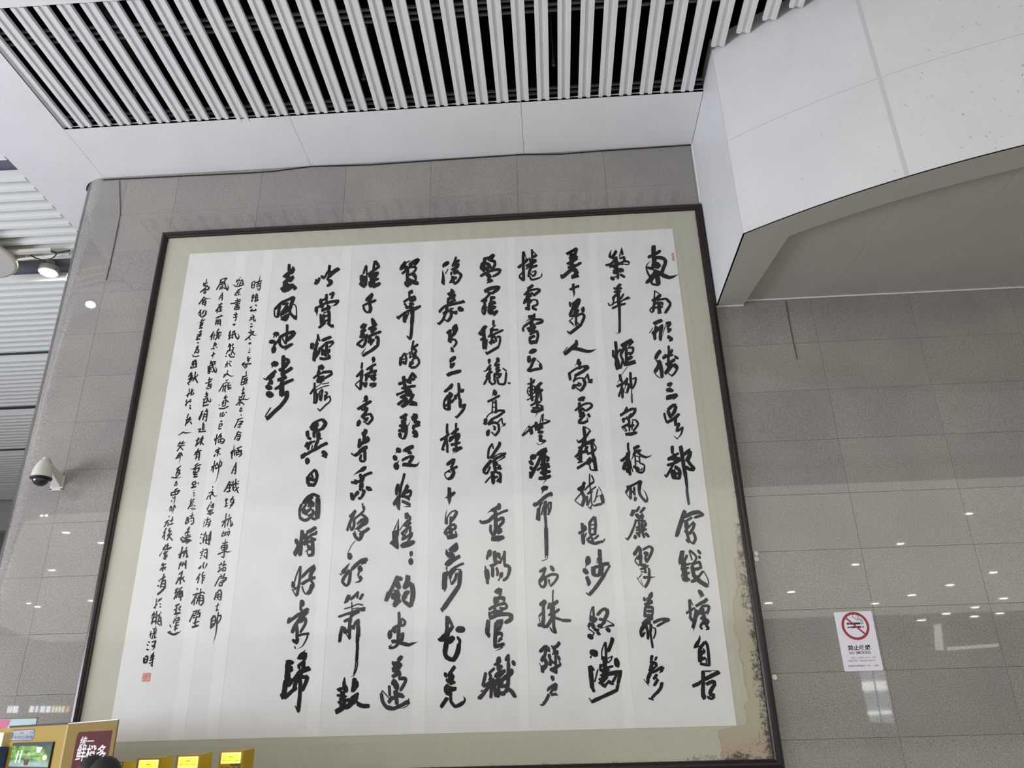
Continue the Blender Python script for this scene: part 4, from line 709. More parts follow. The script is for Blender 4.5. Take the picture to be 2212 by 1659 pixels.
36 340,1220 335,1300 335,1380;14 345,1260 360,1380;46 230,1480 300,1440 370,1380;34 330,1430 340,1600 345,1680;46 320,1470 270,1600;40 250,1610 290,1640;36 480,1210 480,1300 470,1400;46 410,1390 460,1340 520,1300;50 370,1500 440,1430 500,1390;44 500,1380 530,1400 490,1500;44 480,1440 480,1600;40 430,1550 545,1520;60 430,1640 570,1600;50 400,1560 450,1540;30 410,1420 370,1450
@920 960 7.373
36 345,0 335,120;24t 530,90 480,120 420,145
#子
56 445,235 380,290 335,320;40 455,230 440,290 410,350;54 400,340 430,400 440,450;40 500,350 440,380;30 500,370 400,400 300,460;24 295,465 320,530 370,570;56 450,440 410,520 360,550;30 340,430 400,440
#十
56 370,690 375,780;80 380,790 380,830;50s 300,850 350,840 400,800;46 460,760 400,820;60 370,850 375,890;40t 375,890 372,965
#里
24s 340,1030 315,1120 310,1200;50 325,1180 325,1270;30 330,1180 400,1080 480,1050;54 490,1065 470,1130 410,1220;40 400,1150 390,1280 380,1350;40 300,1390 370,1310 460,1270;46 465,1280 470,1330 420,1360;56 300,1390 330,1440;60 390,1330 400,1450;70 340,1480 420,1470 490,1450;30 470,1380 490,1440;40 330,1410 420,1380
@920 1170 7.373
#荷
100 490,70 430,150;70 500,40 380,140;60s 325,120 340,210;90 340,220 430,200;90 400,200 430,260;60 540,230 420,310 340,380;50 390,280 310,370 ;30 330,400 330,450;80 305,490 300,600 290,760;30t 300,760 300,805;40 600,345 500,390 420,440 350,530;44 350,520 340,480;50 480,430 400,520 385,590;46 490,500 470,590 410,680;24 385,600 410,690;30 490,440 560,450;64 550,470 540,580 530,700;70 530,700 440,830 360,950 270,1080;30 235,1060 270,1120
#花
60 340,1190 335,1400;50 350,1200 420,1340;60 430,1340 370,1430 250,1530;80 230,1560 290,1560;80 340,1400 340,1540;110 530,1400 570,1400;30 600,1370 550,1430;80 440,1520 350,1600
@920 1350 7.373
80 440,200 370,280;80 340,230 320,340 300,450;70 300,450 340,520 430,560;70 430,570 500,450 530,300;44 530,310 540,250 500,190
#羌
56 460,660 390,760 370,820;60 310,780 320,810;60 400,780 430,820;50 320,880 440,860;60 380,820 400,950;60 340,900 460,920;60 350,950 300,1030;60 310,1030 340,1100;70 360,1040 480,1010;60 340,1090 410,1120;60 390,980 390,1120;60 340,1160 240,1310;50 395,1140 400,1220 470,1310;60 470,1300 540,1270 600,1230;36t 610,1230 620,1180 595,1135
@830 540 7.373
#管
60 340,190 300,250 260,310;60 310,280 350,270;24 360,200 410,170;60 550,150 470,190 400,240;50 550,150 480,240;40 390,270 500,270;36 510,275 490,330 440,380;44 285,380 340,330 400,280;50 370,300 370,400 360,560;60 340,530 370,570;40 400,400 430,380;50 440,390 500,400;40 500,400 500,480;70 400,480 410,540;50 420,480 540,530;50 450,520 540,540;40 470,340 480,440;30 340,400 400,400
#弄
60 450,655 390,690;34 400,700 400,760;40 310,830 400,770 480,745;50 480,745 490,790;36 320,850 350,890;60 400,800 470,800;50 400,860 470,860;50 340,920 430,900;34 580,890 500,920 430,950;26 580,905 490,960;40 430,950 330,1000 220,1080;36 200,1060 240,1100;70 440,900 450,1040;60 330,1000 320,1150;60 450,1040 440,1200;46 440,1190 430,1320 410,1420;30 410,1430 360,1370;24 450,1300 430,1420;30 390,1000 350,1100
@820 740 7.373
#晴
34 540,-30 510,110;40 610,30 530,90;40 530,100 590,120;40 590,130 530,210;34 400,165 350,240;50 340,230 330,360;34 405,170 425,260 410,350;30 340,270 400,260;40 370,300 400,340;18 420,200 500,140;30 490,160 480,250;26 480,240 590,190;34 580,190 500,330;46 530,240 610,240;36 610,250 630,320 580,390;40 580,390 500,400;50 480,330 540,330;50 500,310 480,390;30 510,80 520,200
#菱
60 380,540 390,640;50 300,660 370,640 ;50 530,480 470,590;50 530,500 580,560;46 560,580 500,590;60 420,600 500,640;44 350,730 500,700 570,690;56 390,640 430,780;80 420,740 480,780;36 270,830 350,800 430,760;30 270,810 280,850;90 410,800 500,830;50 330,880 420,830;50 540,820 480,930 380,1000;50 290,990 380,920;90 400,890 420,950;60 350,1020 440,970;64 490,940 590,985;30 470,990 600,1000
#歌
60 430,1140 380,1180 330,1200;50 400,1180 410,1240;60 350,1260 410,1250;80 370,1260 400,1340;40 310,1330 400,1300;24t 410,1350 460,1310 490,1250;80 370,1330 390,1420;50 300,1400 350,1400;60 320,1440 330,1500;50 430,1340 420,1450 390,1530;30 310,1500 380,1540;70 530,1160 600,1170;50 520,1180 540,1240;46 540,1240 600,1190;60 550,1260 640,1280;60 640,1300 560,1330;50 540,1330 540,1370;80 570,1430 580,1470;60 530,1410 600,1500;30t 570,1510 510,1480
@810 940 7.373
#泛
80 370,235 380,245;24t 350,260 320,300;76 315,355 325,370;30s 385,400 350,450;90 335,480 340,510;70 610,180 540,210 470,250;30t 480,245 435,268;60 540,275 560,280;40 600,330 500,360 430,405;56 605,330 580,390 540,440;40 450,390 540,350;60 440,470 520,470 600,480;50t 600,485 660,480 705,430
#夜
40 470,610 455,680 420,800 390,960;46 370,780 345,850 345,950;30 380,780 380,900;60 390,970 340,1040 300,1110;70 370,990 370,1140;40 370,1130 385,1190;40t 420,990 470,880 525,760;60 520,800 480,900 440,960;50 470,920 570,880;40 575,890 560,960 500,1010;50 430,970 530,990;44 530,980 540,1020;50 430,1050 520,1090 560,1110;24t 570,1135 450,1140
#嬉
24s 375,1330 340,1430 300,1520;36s 378,1330 370,1450 365,1600;80 310,1530 320,1660;60 500,1240 505,1330 ;40 510,1250 570,1330;50 560,1340 480,1410;50 470,1430 530,1460;44 570,1390 530,1430;40 560,1450 560,1550;20 470,1400 390,1520;40 420,1570 500,1500 550,1460;44 590,1550 560,1640;26 520,1520 430,1640
@800 1150 7.373
90 390,-20 395,100 400,180;50 350,150 330,170;40 350,180 430,250;40 430,150 435,260;40 500,20 560,60 ;40 500,120 600,60 650,0;40 660,0 650,60 600,130;60 490,220 560,180 700,150;50 700,150 620,200 500,230
#々
60 650,325 650,350;30t 650,360 635,400;80 645,450 645,480
#釣g
60 435,700 350,880 250,1090;20 270,940 225,1090;80 440,740 480,740;90 420,800 450,870;90 410,920 440,1010;70 370,970 360,1060;80 450,970 400,1140 370,1160;60 480,1080 400,1150;80 600,690 590,780 540,890;60 560,880 620,820 660,820;80 660,830 680,960 665,1100;70 660,1100 640,1180;60 640,1180 540,1100;80 560,980 590,960;60 530,1000 530,1090;40 580,1020 540,1060
#叟g
46 455,1270 460,1400 450,1660;34 500,1370 550,1410;44 550,1410 540,1470 480,1490;30 500,1370 490,1480
@800 1340 7.373
50 450,80 360,130;60 390,130 390,180;40 370,110 340,180;80 310,200 310,260;50 450,100 440,300;60 510,200 500,300 430,370;60 340,340 430,340 500,370;60 480,360 600,390;50t 590,400 670,370 745,345;46 440,380 380,430 300,440;20 290,420 340,390
#蓮g
60 500,570 440,640;40 500,600 400,700;40 355,655 370,720;100 400,700 460,710;80 350,790 470,740;100 400,790 450,850;60 350,900 430,860;60 450,930 550,920;50 555,910 555,980 480,1120;80 390,950 360,1030;90 400,1000 420,1080;44 300,1040 310,1200;80 400,1120 420,1240;80 450,1180 510,1210;60 340,1240 290,1310;60 320,1230 430,1250;60 420,1260 420,1340;22 190,1120 310,1250;34s 190,1110 170,1200;56 175,1170 200,1300 260,1390;70 250,1380 360,1410;60 360,1410 480,1360 600,1290;24 610,1300 610,1245;20t 630,1310 560,1380 440,1410
@740 540 7.373
#娃
36 380,245 355,310 330,380;30 385,250 385,420;60 300,400 310,520;50 270,530 350,590;60 370,420 360,570;50 330,420 340,500;40 515,175 500,260 490,330;50 520,180 580,260 ;40 590,260 490,330 400,390;50 420,430 500,380 570,360;50 560,370 500,440;90 480,380 480,540;46 440,490 570,460;50 430,580 520,560 600,530;40 430,500 430,580;26 590,560 490,605
#千
56 480,700 430,750 375,805;40 470,740 420,820;44 400,840 480,820 530,800;50 430,830 440,920;36 420,840 320,890;34 330,890 350,960 400,1000;56 450,900 440,960 420,1000
#騎
56 350,1180 290,1240;50 370,1180 330,1260 ;60 310,1290 350,1280;70 320,1290 310,1390;44 280,1390 380,1360;46 270,1380 400,1380 ;44 360,1400 370,1450 330,1540;40 330,1420 230,1500;40 230,1500 320,1550;50 470,1090 490,1200;40 485,1110 540,1200;44 410,1260 520,1210;44 460,1300 540,1250;70 470,1240 480,1320;30 400,1340 330,1400;46 380,1400 480,1350 610,1300;50 440,1380 420,1480;44 430,1440 490,1430;40 500,1420 440,1510;50 520,1390 565,1400 560,1520;44 570,1510 480,1590 350,1660
@720 750 7.373
44 690,-20 590,60 470,140;12 510,20 440,110;10 490,50 460,120
#擁
34 458,245 450,340;40 470,360 370,470;46 460,380 440,560 435,670;60 440,420 450,480;24 430,520 350,590;30 350,600 430,680;60 640,180 640,210;26t 640,220 620,265;40 680,270 600,310 530,360;50 610,300 600,400;46 690,375 600,400 500,450;44 540,420 520,540;46 480,560 500,620;40 530,560 510,640;30 600,380 540,480;40 560,470 680,440;60 600,450 640,520;46 600,500 680,500;60 580,600 680,590;30t 680,610 590,655;40 660,380 650,540
#高
70 520,800 520,840;24t 490,850 460,885;50 390,990 480,930 600,860;50 500,920 520,1000;40 450,1000 550,970;50 540,980 500,1060 450,1110;36 450,1120 520,1080 600,1060;44 595,1070 620,1140 550,1230;50 480,1120 520,1160;30 550,1230 480,1180;70 410,1190 395,1230;40 550,1120 520,1180
#牙
70 520,1350 460,1390;50 490,1320 540,1340;60 500,1400 490,1500;50 550,1440 560,1480;60 550,1490 450,1530 400,1570;46 420,1460 405,1600;60 540,1590 470,1620 400,1680
@720 940 7.373
56 540,190 470,230 400,290 340,330;30 340,330 285,290;50 500,220 500,300 505,400;40 440,310 430,400 500,420;30 410,190 450,170
#乘
70 500,520 450,560;40t 450,560 390,590 325,635;46 615,595 520,630 450,670;50 430,620 440,700;26 280,740 320,760;44 290,755 370,750 440,720;50 355,710 355,780;60 480,650 440,760;70 450,750 440,850;50 470,800 420,880;50 460,880 490,900 450,990;50 450,1000 400,1010;56 400,900 340,970 ;50 290,920 300,1030;50 340,960 310,1030;70 545,840 585,865
#醉
50 355,1200 310,1260 260,1300;46 350,1210 280,1360 220,1520;24 300,1350 350,1360;44 330,1350 330,1440 290,1520;26 270,1400 280,1520;30 465,1085 470,1150 ;44 480,1130 490,1190;36 490,1200 430,1260 330,1340;44 450,1260 520,1310;60 520,1310 530,1380 480,1430;34 460,1330 380,1420;20 460,1390 340,1510;60 500,1330 450,1430;50 570,1480 500,1530 420,1580;50 480,1420 380,1500;30 340,1530 360,1600 400,1650;60 470,1540 430,1660
@700 1150 7.373
40 470,10 500,80 550,130;40 600,0 590,80 560,130;30t 540,-30 620,0 670,0;14 500,130 430,220 370,350
#聽
80 410,370 410,400;60 690,430 600,450 520,510 440,590;44t 670,470 620,490 580,530;60s 410,490 340,580 290,650;26 250,655 280,680;50 400,600 320,720 290,790;50 420,600 410,720 390,830;44 290,790 340,840 380,840;80 570,570 580,590;34 560,620 540,690;60 560,700 600,750;36t 590,760 540,790 480,800
#簫
64 400,1000 350,1110 ;36 350,1080 330,1130;46 550,950 490,1010 420,1070;34 540,990 530,1050;46 620,980 570,1070;26 440,1110 450,1280;26 320,1220 420,1190 540,1140;30 540,1140 620,1160;70 650,1220 580,1230;46 570,1230 440,1280 360,1300;40 360,1300 230,1345;20 560,1200 460,1220;50 560,1260 460,1310 420,1360;30 420,1360 330,1420;50 400,1380 320,1420;60 420,1370 410,1450 ;44 560,1390 500,1440 470,1530;50 545,1390 540,1520 535,1660;20 570,1500 570,1660;50 300,1500 270,1590 250,1680;70 320,1530 340,1590;44 410,1420 390,1600;30 390,1540 350,1580
@690 1350 7.373
50 360,30 340,150 320,270;60 390,60 420,120;44 500,0 480,120 480,220;20 430,150 480,235;44 545,0 540,70;56 615,0 610,130 600,290;46 605,290 600,440 590,590;24 580,590 565,700 545,790;24 610,590 590,700 555,790;16t 560,800 530,815 490,835
#鼓
60s 400,830 390,960;90 400,980 420,1040;60 290,1040 360,1010;80 360,1060 380,1140;40 280,1120 430,1140;80 350,1180 400,1200;50 300,1220 370,1270;80 260,1390 350,1330 430,1280;50 330,1290 420,1230;70 560,850 550,960 530,1060;60 590,900 600,980;40 610,960 540,1060;50 620,1090 500,1170;50 600,1090 590,1170 540,1260;60 460,1190 480,1210;80 530,1200 480,1280 400,1320;60 520,1170 600,1230;70 600,1250 690,1290 790,1290;30 430,1180 460,1230
@640 550 7.373
#吟
50 320,410 340,440;50 290,450 340,460;44 370,370 350,440;50 410,350 430,370;36 450,370 480,310 520,250;46 535,170 520,260;60 500,290 560,280;60 680,220 590,280 510,360;36 510,360 490,410;70 540,420 550,440;46 560,460 490,500
#賞
46 480,630 480,740;40 600,600 530,640;40 600,610 560,700;60 390,730 390,770;34 400,740 480,690;46 680,735 560,750 450,780;40t 670,750 620,800 560,820;40 450,780 340,840;60 320,850 320,900;30t 330,900 325,985;50 430,790 400,850;50 490,810 540,850;50 400,890 460,870 540,850;44 390,950 400,1110;24 430,930 520,900;50 515,890 525,1000 520,1090;36 420,1000 520,960;34 430,1080 520,1030;44 460,1080 360,1165;44 500,1090 570,1150;30 580,1110 590,1160;40 440,950 430,1100
#煙
36 345,1270 340,1340 310,1450;30 350,1290 375,1380;60 255,1410 245,1500;24 280,1430 300,1440;50 340,1400 290,1530;60 310,1500 300,1600 ;40 370,1480 360,1560 290,1660;50 555,1310 480,1340 410,1370;44 590,1385 500,1400 ;30 600,1400 520,1480 ;40 500,1390 400,1480 360,1540;44 490,1400 480,1500 450,1600;40 420,1500 410,1600;30 430,1530 540,1510;44 530,1520 500,1580
@620 740 7.373
60 440,150 430,290;30 480,130 470,230;44 520,250 600,260 690,240;36 690,220 650,200;30 560,200 680,150;50 600,120 620,220
#霞
70 570,375 500,410;50 580,380 550,430;50 510,440 490,540;34 420,570 500,510 600,470;46 560,475 710,460;40 710,470 700,510 600,570;60 480,580 590,590;40 500,560 590,540;50 470,620 560,620;20 670,640 560,660 ;20 670,680 560,710 460,760;16 550,650 450,720;36 440,640 440,800;34 440,720 370,820;30 430,780 430,940;30 460,750 460,930;44 420,950 470,960;34 490,810 470,950;30 560,740 510,800;32 565,750 540,930;30 520,800 520,920;30 600,790 640,790;32 640,800 600,920;30 600,830 600,920;24 600,920 670,850;30 675,850 690,920 640,980;30 640,970 570,1040 520,1090;24 530,1095 485,1050
#異
40 370,1360 430,1280 560,1220;60 570,1230 610,1290 560,1380;44 550,1370 480,1420;90 440,1330 450,1400;60 470,1280 480,1340;60 320,1410 330,1500;50 330,1510 380,1540;40 380,1370 420,1400 ;50 430,1420 430,1510;70 500,1440 500,1540;30 500,1530 555,1530
@600 930 7.373
50 540,180 490,230 480,300;50 480,190 440,260;34 500,200 590,170;50 640,150 590,280;24 550,230 540,300;50 790,200 700,240 620,290;46 640,280 520,340 420,400;50 430,400 370,435;20 360,400 440,350;80 470,470 472,500;80 730,350 760,375;34 760,400 775,435;30 700,400 770,430
#日
40 595,620 530,680 480,740;60 480,740 480,850;50 600,630 625,720 600,840;50 600,830 560,890;60 480,860 560,870;50 500,760 560,790 590,780;24 545,700 530,790;36 540,700 560,760
#圖
50 660,1060 560,1020 460,1080 400,1160;44 380,1170 350,1260 350,1380;50 350,1390 430,1430 510,1400;80 640,1080 640,1250 630,1400;44 520,1380 600,1420;50 560,1060 480,1100 440,1170;60 520,1080 500,1200;30 480,1100 420,1130;50 580,1190 480,1200;40 450,1180 380,1280;30 390,1290 440,1340;40 440,1250 400,1320;50 540,1240 470,1290 450,1340;40 560,1260 560,1340;50 500,1360 550,1330;34 600,1290 540,1370;30 470,1340 500,1370;40 580,1170 540,1130
@590 1120 7.373
#將
60 465,190 450,350 430,590;70 370,350 390,400 ;50 400,430 350,540;50 340,540 355,580;60 400,460 400,560;60 680,140 610,190 540,220;40 690,200 680,250;40 540,230 510,330;46 690,240 600,270 480,400;60 500,270 510,320;46 680,330 590,360 490,420;56 620,300 630,450 635,580;50 640,580 560,590;24 550,580 540,520;60 560,440 580,480;30t 570,490 500,535
#好
30 430,760 380,880 340,1010;40 435,760 425,950 405,1090;60 320,1010 320,1100;24 300,1120 370,1245;46 410,1060 380,1230;34 330,1130 380,1100;50 660,750 570,820 460,930;60 660,780 600,890 590,960;50 670,940 580,970 450,1050;40 600,980 640,1080 540,1190;60 620,1050 590,1160 550,1200;30 460,1080 490,1170 530,1210;20 450,960 490,900
#景
80 460,1330 460,1370;40 440,1380 440,1470;46 440,1430 460,1480;60 560,1440 470,1500 400,1550;50 440,1510 340,1580 240,1640;20 270,1570 230,1630
@570 1320 7.373
60 700,0 620,80 560,150;46 560,40 450,130 380,190;34 400,110 380,190;60 590,100 500,230 450,340;44 660,110 580,180;44 665,110 660,200 580,340;50 520,230 530,330 520,420;44 500,290 440,340;40 720,360 620,370 530,400;30 710,340 680,440;30t 700,400 650,500 600,570 520,600;60 540,430 510,520;56 470,470 510,500;24 490,560 500,600
#歸
80 620,680 560,760;20 660,620 530,760;80 650,660 640,780;80 390,810 440,820;90 390,830 380,950 370,1100;70 420,880 440,960;80 440,1080 400,1180;50 400,1000 390,1200;80 350,1100 330,1250 310,1370;40 270,1320 300,1400;60 320,1390 430,1290 520,1220;50 560,870 560,920;50 640,800 540,880;60 640,800 620,930;80 730,910 620,950 530,1010;50 540,1000 450,1120;60 590,980 510,1130 480,1250;50 600,1000 570,1120;60 700,1040 600,1060 ;60 700,1050 660,1150 610,1270;60 580,1100 575,1300 550,1600;24 500,1510 545,1620
@550 560 7.373
#去
50 550,80 550,200;50 620,150 530,230 460,280;40 610,120 630,190;44 620,190 580,230;80 540,220 500,300;56 620,280 530,330 460,380;50 620,280 560,360;80 520,370 470,440;90 430,490 540,450 600,420;60 590,410 660,470;70 450,500 560,470;40 660,440 630,490
#鳳
44 620,600 520,650 420,700 320,800;56 630,600 590,700 560,800;44 560,800 570,860 650,950;24 600,700 660,760 670,950;46 660,900 650,960;30 315,810 320,900 360,930;50 400,720 370,920;30 400,700 370,830;34 520,720 430,850;34 440,720 540,700;34 520,730 540,820;40 530,780 420,850;50 530,820 420,880;30 410,860 430,940;44 560,870 450,930;50 540,880 490,980;40 420,950 500,970
#池
70 330,1190 360,1190;24 320,1210 300,1250;20 340,1210 345,1245;70 260,1315 300,1315;36 300,1380 340,1340 400,1260;80 310,1420 300,1460;40 520,1040 515,1200 495,1350;50 390,1250 500,1190 630,1150;60 640,1160 590,1230 500,1300;30 440,1260 490,1350;44 400,1250 400,1350 460,1410 ;50 460,1410 540,1380 600,1350;20 590,1370 480,1450
@540 740 7.373
#誇
90 380,340 410,340;24 360,360 350,400;56 410,450 340,520 270,580;26 215,570 270,600;70 370,510 330,560;70 330,610 340,640;80 280,710 320,720;40 300,640 290,720;100 300,820 330,830;60 530,210 530,350 520,500;60 620,300 540,400;50 560,260 630,290;60 470,420 520,460;56 670,400 560,480;80 520,480 540,560;56 440,600 580,550;60 520,600 500,680;50 690,590 570,640 400,740;80 510,650 500,840;50 490,850 600,780;50 600,780 580,880 500,1000;60 600,820 560,920 470,1030 ;60 480,1020 370,1120 270,1220;24 330,1035 250,1160;30 240,1170 290,1210
@410 590 8.295
#時
26 1118,165 1105,268;20 1125,160 1165,150 1150,268;18 1115,222 1160,205;20 1108,268 1150,262;20s 1260,35 1245,130;28 1180,175 1290,135;22 1240,130 1220,190;22 1190,215 1285,170;22 1190,245 1270,215;24 1260,190 1265,260 1240,308;20 1240,308 1208,288;16 1215,265 1228,280
#維
20 1145,375 1110,420;18 1155,395 1110,445;20 1100,450 1160,430;22 1130,450 1110,515;16 1095,480 1105,500;22 1195,370 1170,430;24 1180,420 1165,520;18 1205,365 1210,480;20 1180,415 1225,400;20 1180,445 1225,430;20 1175,475 1220,465;24 1165,510 1235,480
#公
30 1110,598 1075,628;30 1178,575 1195,580;24 1120,640 1080,680;26 1085,680 1150,672 1190,660;24 1175,640 1190,675
#元
20 1120,745 1150,770;22 1080,800 1160,775;20 1120,790 1065,855;20 1090,830 1130,825;24 1150,780 1140,840 1165,865;22 1165,865 1182,830
#二
28 1095,912 1110,910;30 1080,965 1125,952
#零
26 1085,1020 1100,1035;24 1045,1065 1150,1045;24 1060,1065 1120,1085;26 1150,1045 1110,1100;26 1110,1090 1050,1150 985,1205;24t 1110,1090 1160,1115 1215,1100;20 1075,1130 1060,1180;22 1075,1185 1085,1185
#一
36 1055,1268 1095,1250
#三
20 1068,1345 1072,1345;22 1062,1383 1080,1375;26 1045,1425 1080,1415
#年
24 1050,1490 1030,1530;26 1030,1540 1090,1520;24 1020,1560 1075,1560;22 1060,1540 1040,1600
@400 780 8.295
26 1070,20 1015,60;30 1020,65 1185,45;26 1100,40 1080,100;20 1030,75 1075,130;22 1080,130 1110,80
#歲
22 1095,180 1090,250;24 1020,290 1110,260;26 1040,270 1020,330;24 1015,330 1000,430;20 1030,330 1120,290;24 1070,320 1050,420;22 1095,310 1090,380 1110,400;24 1020,380 1070,360;20 1010,430 1050,415;22 1120,320 1070,420
#在
22 1050,465 1035,520;22 1015,530 1065,505;24 1035,540 1020,590;22 1050,550 1045,580;26 1010,590 1065,580
#癸
22 1040,610 960,680;24 960,640 1020,650;22 1070,610 1030,680;24t 1060,680 1110,690 1165,650;26 950,700 1060,680;26 1000,700 910,795;22 960,740 1020,735;24 990,740 965,795;26 1010,740 1055,780
#巳
24 1005,830 985,870;18 1010,835 1020,860;24 985,870 975,905;22 980,910 1025,880
#序
24 995,960 1010,975;22 930,1050 1030,1020;24 960,1040 880,1195;24 970,1080 1040,1080;24 1040,1080 980,1130;24 980,1110 980,1195;22 940,1140 1020,1130;20 940,1170 960,1195
#屬
22 960,1255 920,1300;22 950,1270 1010,1285;24 940,1290 880,1410;20 940,1320 990,1310;24 930,1350 990,1340;26 990,1320 970,1400 940,1425;20 930,1380 960,1390;20 915,1410 940,1400
#楠
20s 875,1490 870,1600;22 810,1645 900,1590;20 860,1600 840,1700;26 920,1570 1015,1530;26 950,1570 960,1640;24 930,1600 1010,1600;26 1010,1590 1000,1680
@370 970 8.295
24 1100,20 1060,80;24 1080,50 1085,180;24 1130,30 1130,120;24 1160,20 1170,120;26 1190,30 1250,60 1260,100;24 1260,100 1210,140;26 1150,70 1210,60;24 1160,100 1230,90
#月
26s 1165,225 1110,360 1080,445;26 1160,240 1155,360 1145,450;20 1110,330 1150,320;20 1105,380 1150,370;18 1140,450 1120,430
#鐵
30 1045,580 990,690 945,765;26 1050,590 1080,600;24 1010,650 1080,630;24 1050,620 1040,760;24 1000,700 1070,690;30 990,770 1060,750;24 1110,570 1100,640;26 1070,660 1180,600;26 1160,530 1150,640 1180,740 1200,790;26 1195,575 1205,580;24 1210,680 1130,760;26 1110,650 1110,750;24 1090,700 1140,690;22 1140,640 1210,620
#路
24 985,885 965,930;20 990,890 1015,900;20 1010,905 975,930;22 985,930 975,1030;20 990,980 1010,970;26 950,1040 1010,1010;26 1110,850 1060,930;22 1060,900 1125,900;24 1125,900 1090,980 1050,1020;22 1050,940 1080,960;20t 1070,1000 1050,1060 1005,1065;24 1080,1020 1130,940
#杭
24 985,1150 955,1410;28 905,1310 1010,1260;24 960,1290 905,1390;22 1045,1170 1030,1220;26 1000,1260 1080,1225;24 1030,1260 1000,1380;28 1050,1250 1070,1330 1060,1390;28 1060,1390 1100,1350;24t 1100,1370 1095,1290
#州
24 1030,1430 1035,1440;24 940,1470 900,1560;22 920,1520 960,1500;24 980,1480 950,1560;22 990,1490 1050,1470;26 1050,1470 1020,1560;20 900,1570 990,1530;20 1010,1490 1000,1540
#東
@340 1160 6.912
20s 1020,20 1010,90;24 970,100 1050,80;24 960,130 950,180;26 970,130 1050,120;24 1045,120 1030,180 960,200;22 1010,100 1000,210 990,310;24 990,220 900,262;26t 1010,215 1060,225 1110,205;22 990,310 955,290;22 970,160 1030,155
#站
22 950,385 955,395;22 915,420 970,405;22 935,440 920,470;26 900,525 960,470;22 1000,355 985,440;22 970,430 1030,410;22 985,450 970,510;20 990,460 1020,450;22 1020,450 1010,510;20 975,510 1015,500
#啟
22 945,565 955,575;22 920,600 970,585;22 920,610 855,735;20 940,620 970,610;24 1005,545 980,620;22 970,620 1035,605;26 1035,610 980,680;22 960,650 1030,640;24 930,680 970,670;22 925,690 920,730;24 970,680 960,735;22 920,735 965,725
#用
24 880,830 850,940;24 890,830 930,785;26 930,785 955,830 945,945;20 880,870 940,855;20 875,900 940,890;20 905,830 900,930;18 930,945 910,930
#之
20 905,985 900,1020;20 870,1035 920,1015;20 895,1040 880,1090;24 870,1105 910,1085
#際
30 850,1170 800,1240;28 810,1230 795,1360;26 860,1170 870,1250 840,1320;24 810,1260 860,1240;24 800,1310 850,1290;28 790,1365 850,1310;24 910,1120 900,1200;26 910,1180 950,1165;26 950,1170 940,1230 900,1290;26t 895,1200 885,1330 870,1450 830,1595
@410 590 8.295
#邀
20 895,65 910,80;24 850,115 830,170;22 870,100 900,130;22 850,140 910,130;24 870,160 850,210;24 940,105 920,150;22 920,130 960,140;26 910,160 890,220;26 950,150 960,200;20 910,170 950,190;18s 765,210 810,215;26 800,235 870,235 965,205
#余
24 930,275 860,305;26 870,300 800,400;20 850,320 890,310;22 840,350 900,335;24 865,340 870,400;22 840,385 825,410;22 890,370 905,395
#書
22 855,450 845,500;24 810,500 915,470;26 725,550 830,530 910,500;22 860,480 840,600;22 810,570 900,540;22 810,600 890,570;26 810,610 800,650;24 830,610 890,600;24 890,600 880,650;24 800,655 880,650;20 820,630 870,625
#字
22 825,700 830,715;24 795,740 855,730;20 795,740 785,760;24 850,735 810,770;24 820,770 830,830;24t 830,830 810,855 790,840;22 775,800 855,780
#一
36 775,928 815,915
#紙
24 735,1025 700,1080;22 735,1065 695,1120;24 690,1130 750,1105;24 715,1130 695,1195;18 740,1140 700,1190;24 815,1030 760,1060;26 775,1060 755,1170;22 770,1110 830,1080;30 800,1050 825,1140 860,1185;24t 870,1180 880,1120 850,1080;22 755,1170 780,1150
#懸
24 715,1260 690,1330;28 730,1270 710,1400;22 710,1310 750,1300;24 690,1380 650,1450;24 680,1400 740,1370;26 780,1260 760,1310;24 760,1320 790,1350;26 790,1330 760,1400;26 750,1380 790,1440;24 770,1390 740,1440;28 640,1490 655,1490;30 700,1450 730,1500 800,1500;28 735,1450 755,1465;24 800,1440 805,1470
@400 780 8.295
#於
20 760,0 730,80 710,115;20 720,60 770,40;18 755,40 750,110;22 790,0 830,10;20 800,50 805,90;22 820,85 828,90;18 775,60 800,30
#大
20 765,165 745,225;26 690,250 770,225;24 750,225 680,295;28t 755,235 820,270 885,260
#廳
20 720,355 770,330;24 690,400 605,550;22 700,400 760,375;24 690,440 670,550;22 680,460 740,440;26 730,420 710,520;24 760,400 800,390;26 770,410 770,490;24 750,440 820,430;24 760,480 820,470;26 700,500 720,560;24 760,510 800,495;24 820,480 815,500
#遂
24 740,610 700,650;24 690,670 760,640;26 720,660 730,740;24 700,700 660,760;24 700,740 660,790;26 740,700 780,740;24 730,740 710,810;24 710,800 660,810;22s 610,770 605,800;28 605,850 690,850 775,810
#作
24 645,925 620,970;20 630,950 625,1005;22 690,915 660,940;22 665,940 655,1000;24 660,990 700,980;22 690,940 705,970;26 730,915 735,925
#巨
30 630,1085 665,1070;24 620,1120 600,1220;22 625,1130 670,1120;22 670,1125 650,1165;22 610,1170 650,1165;24 600,1220 650,1210
#幅
26 570,1310 540,1500;26 520,1400 590,1380;24 525,1410 535,1430;24 560,1430 540,1440;24 650,1295 600,1350;24 590,1370 660,1350;26 640,1310 640,1380;24 600,1400 690,1390;30 700,1400 690,1450 640,1485;24 600,1400 590,1470;24 620,1440 670,1440;24 620,1470 640,1400
#宋
24 595,1550 610,1560;24 545,1600 640,1565;22 550,1600 540,1630;22 590,1590 600,1650
@370 970 8.295
22 860,10 800,30;24 830,20 825,130;24 800,60 860,40;22 790,90 765,130;24 850,80 880,100;28 765,130 775,130
#柳
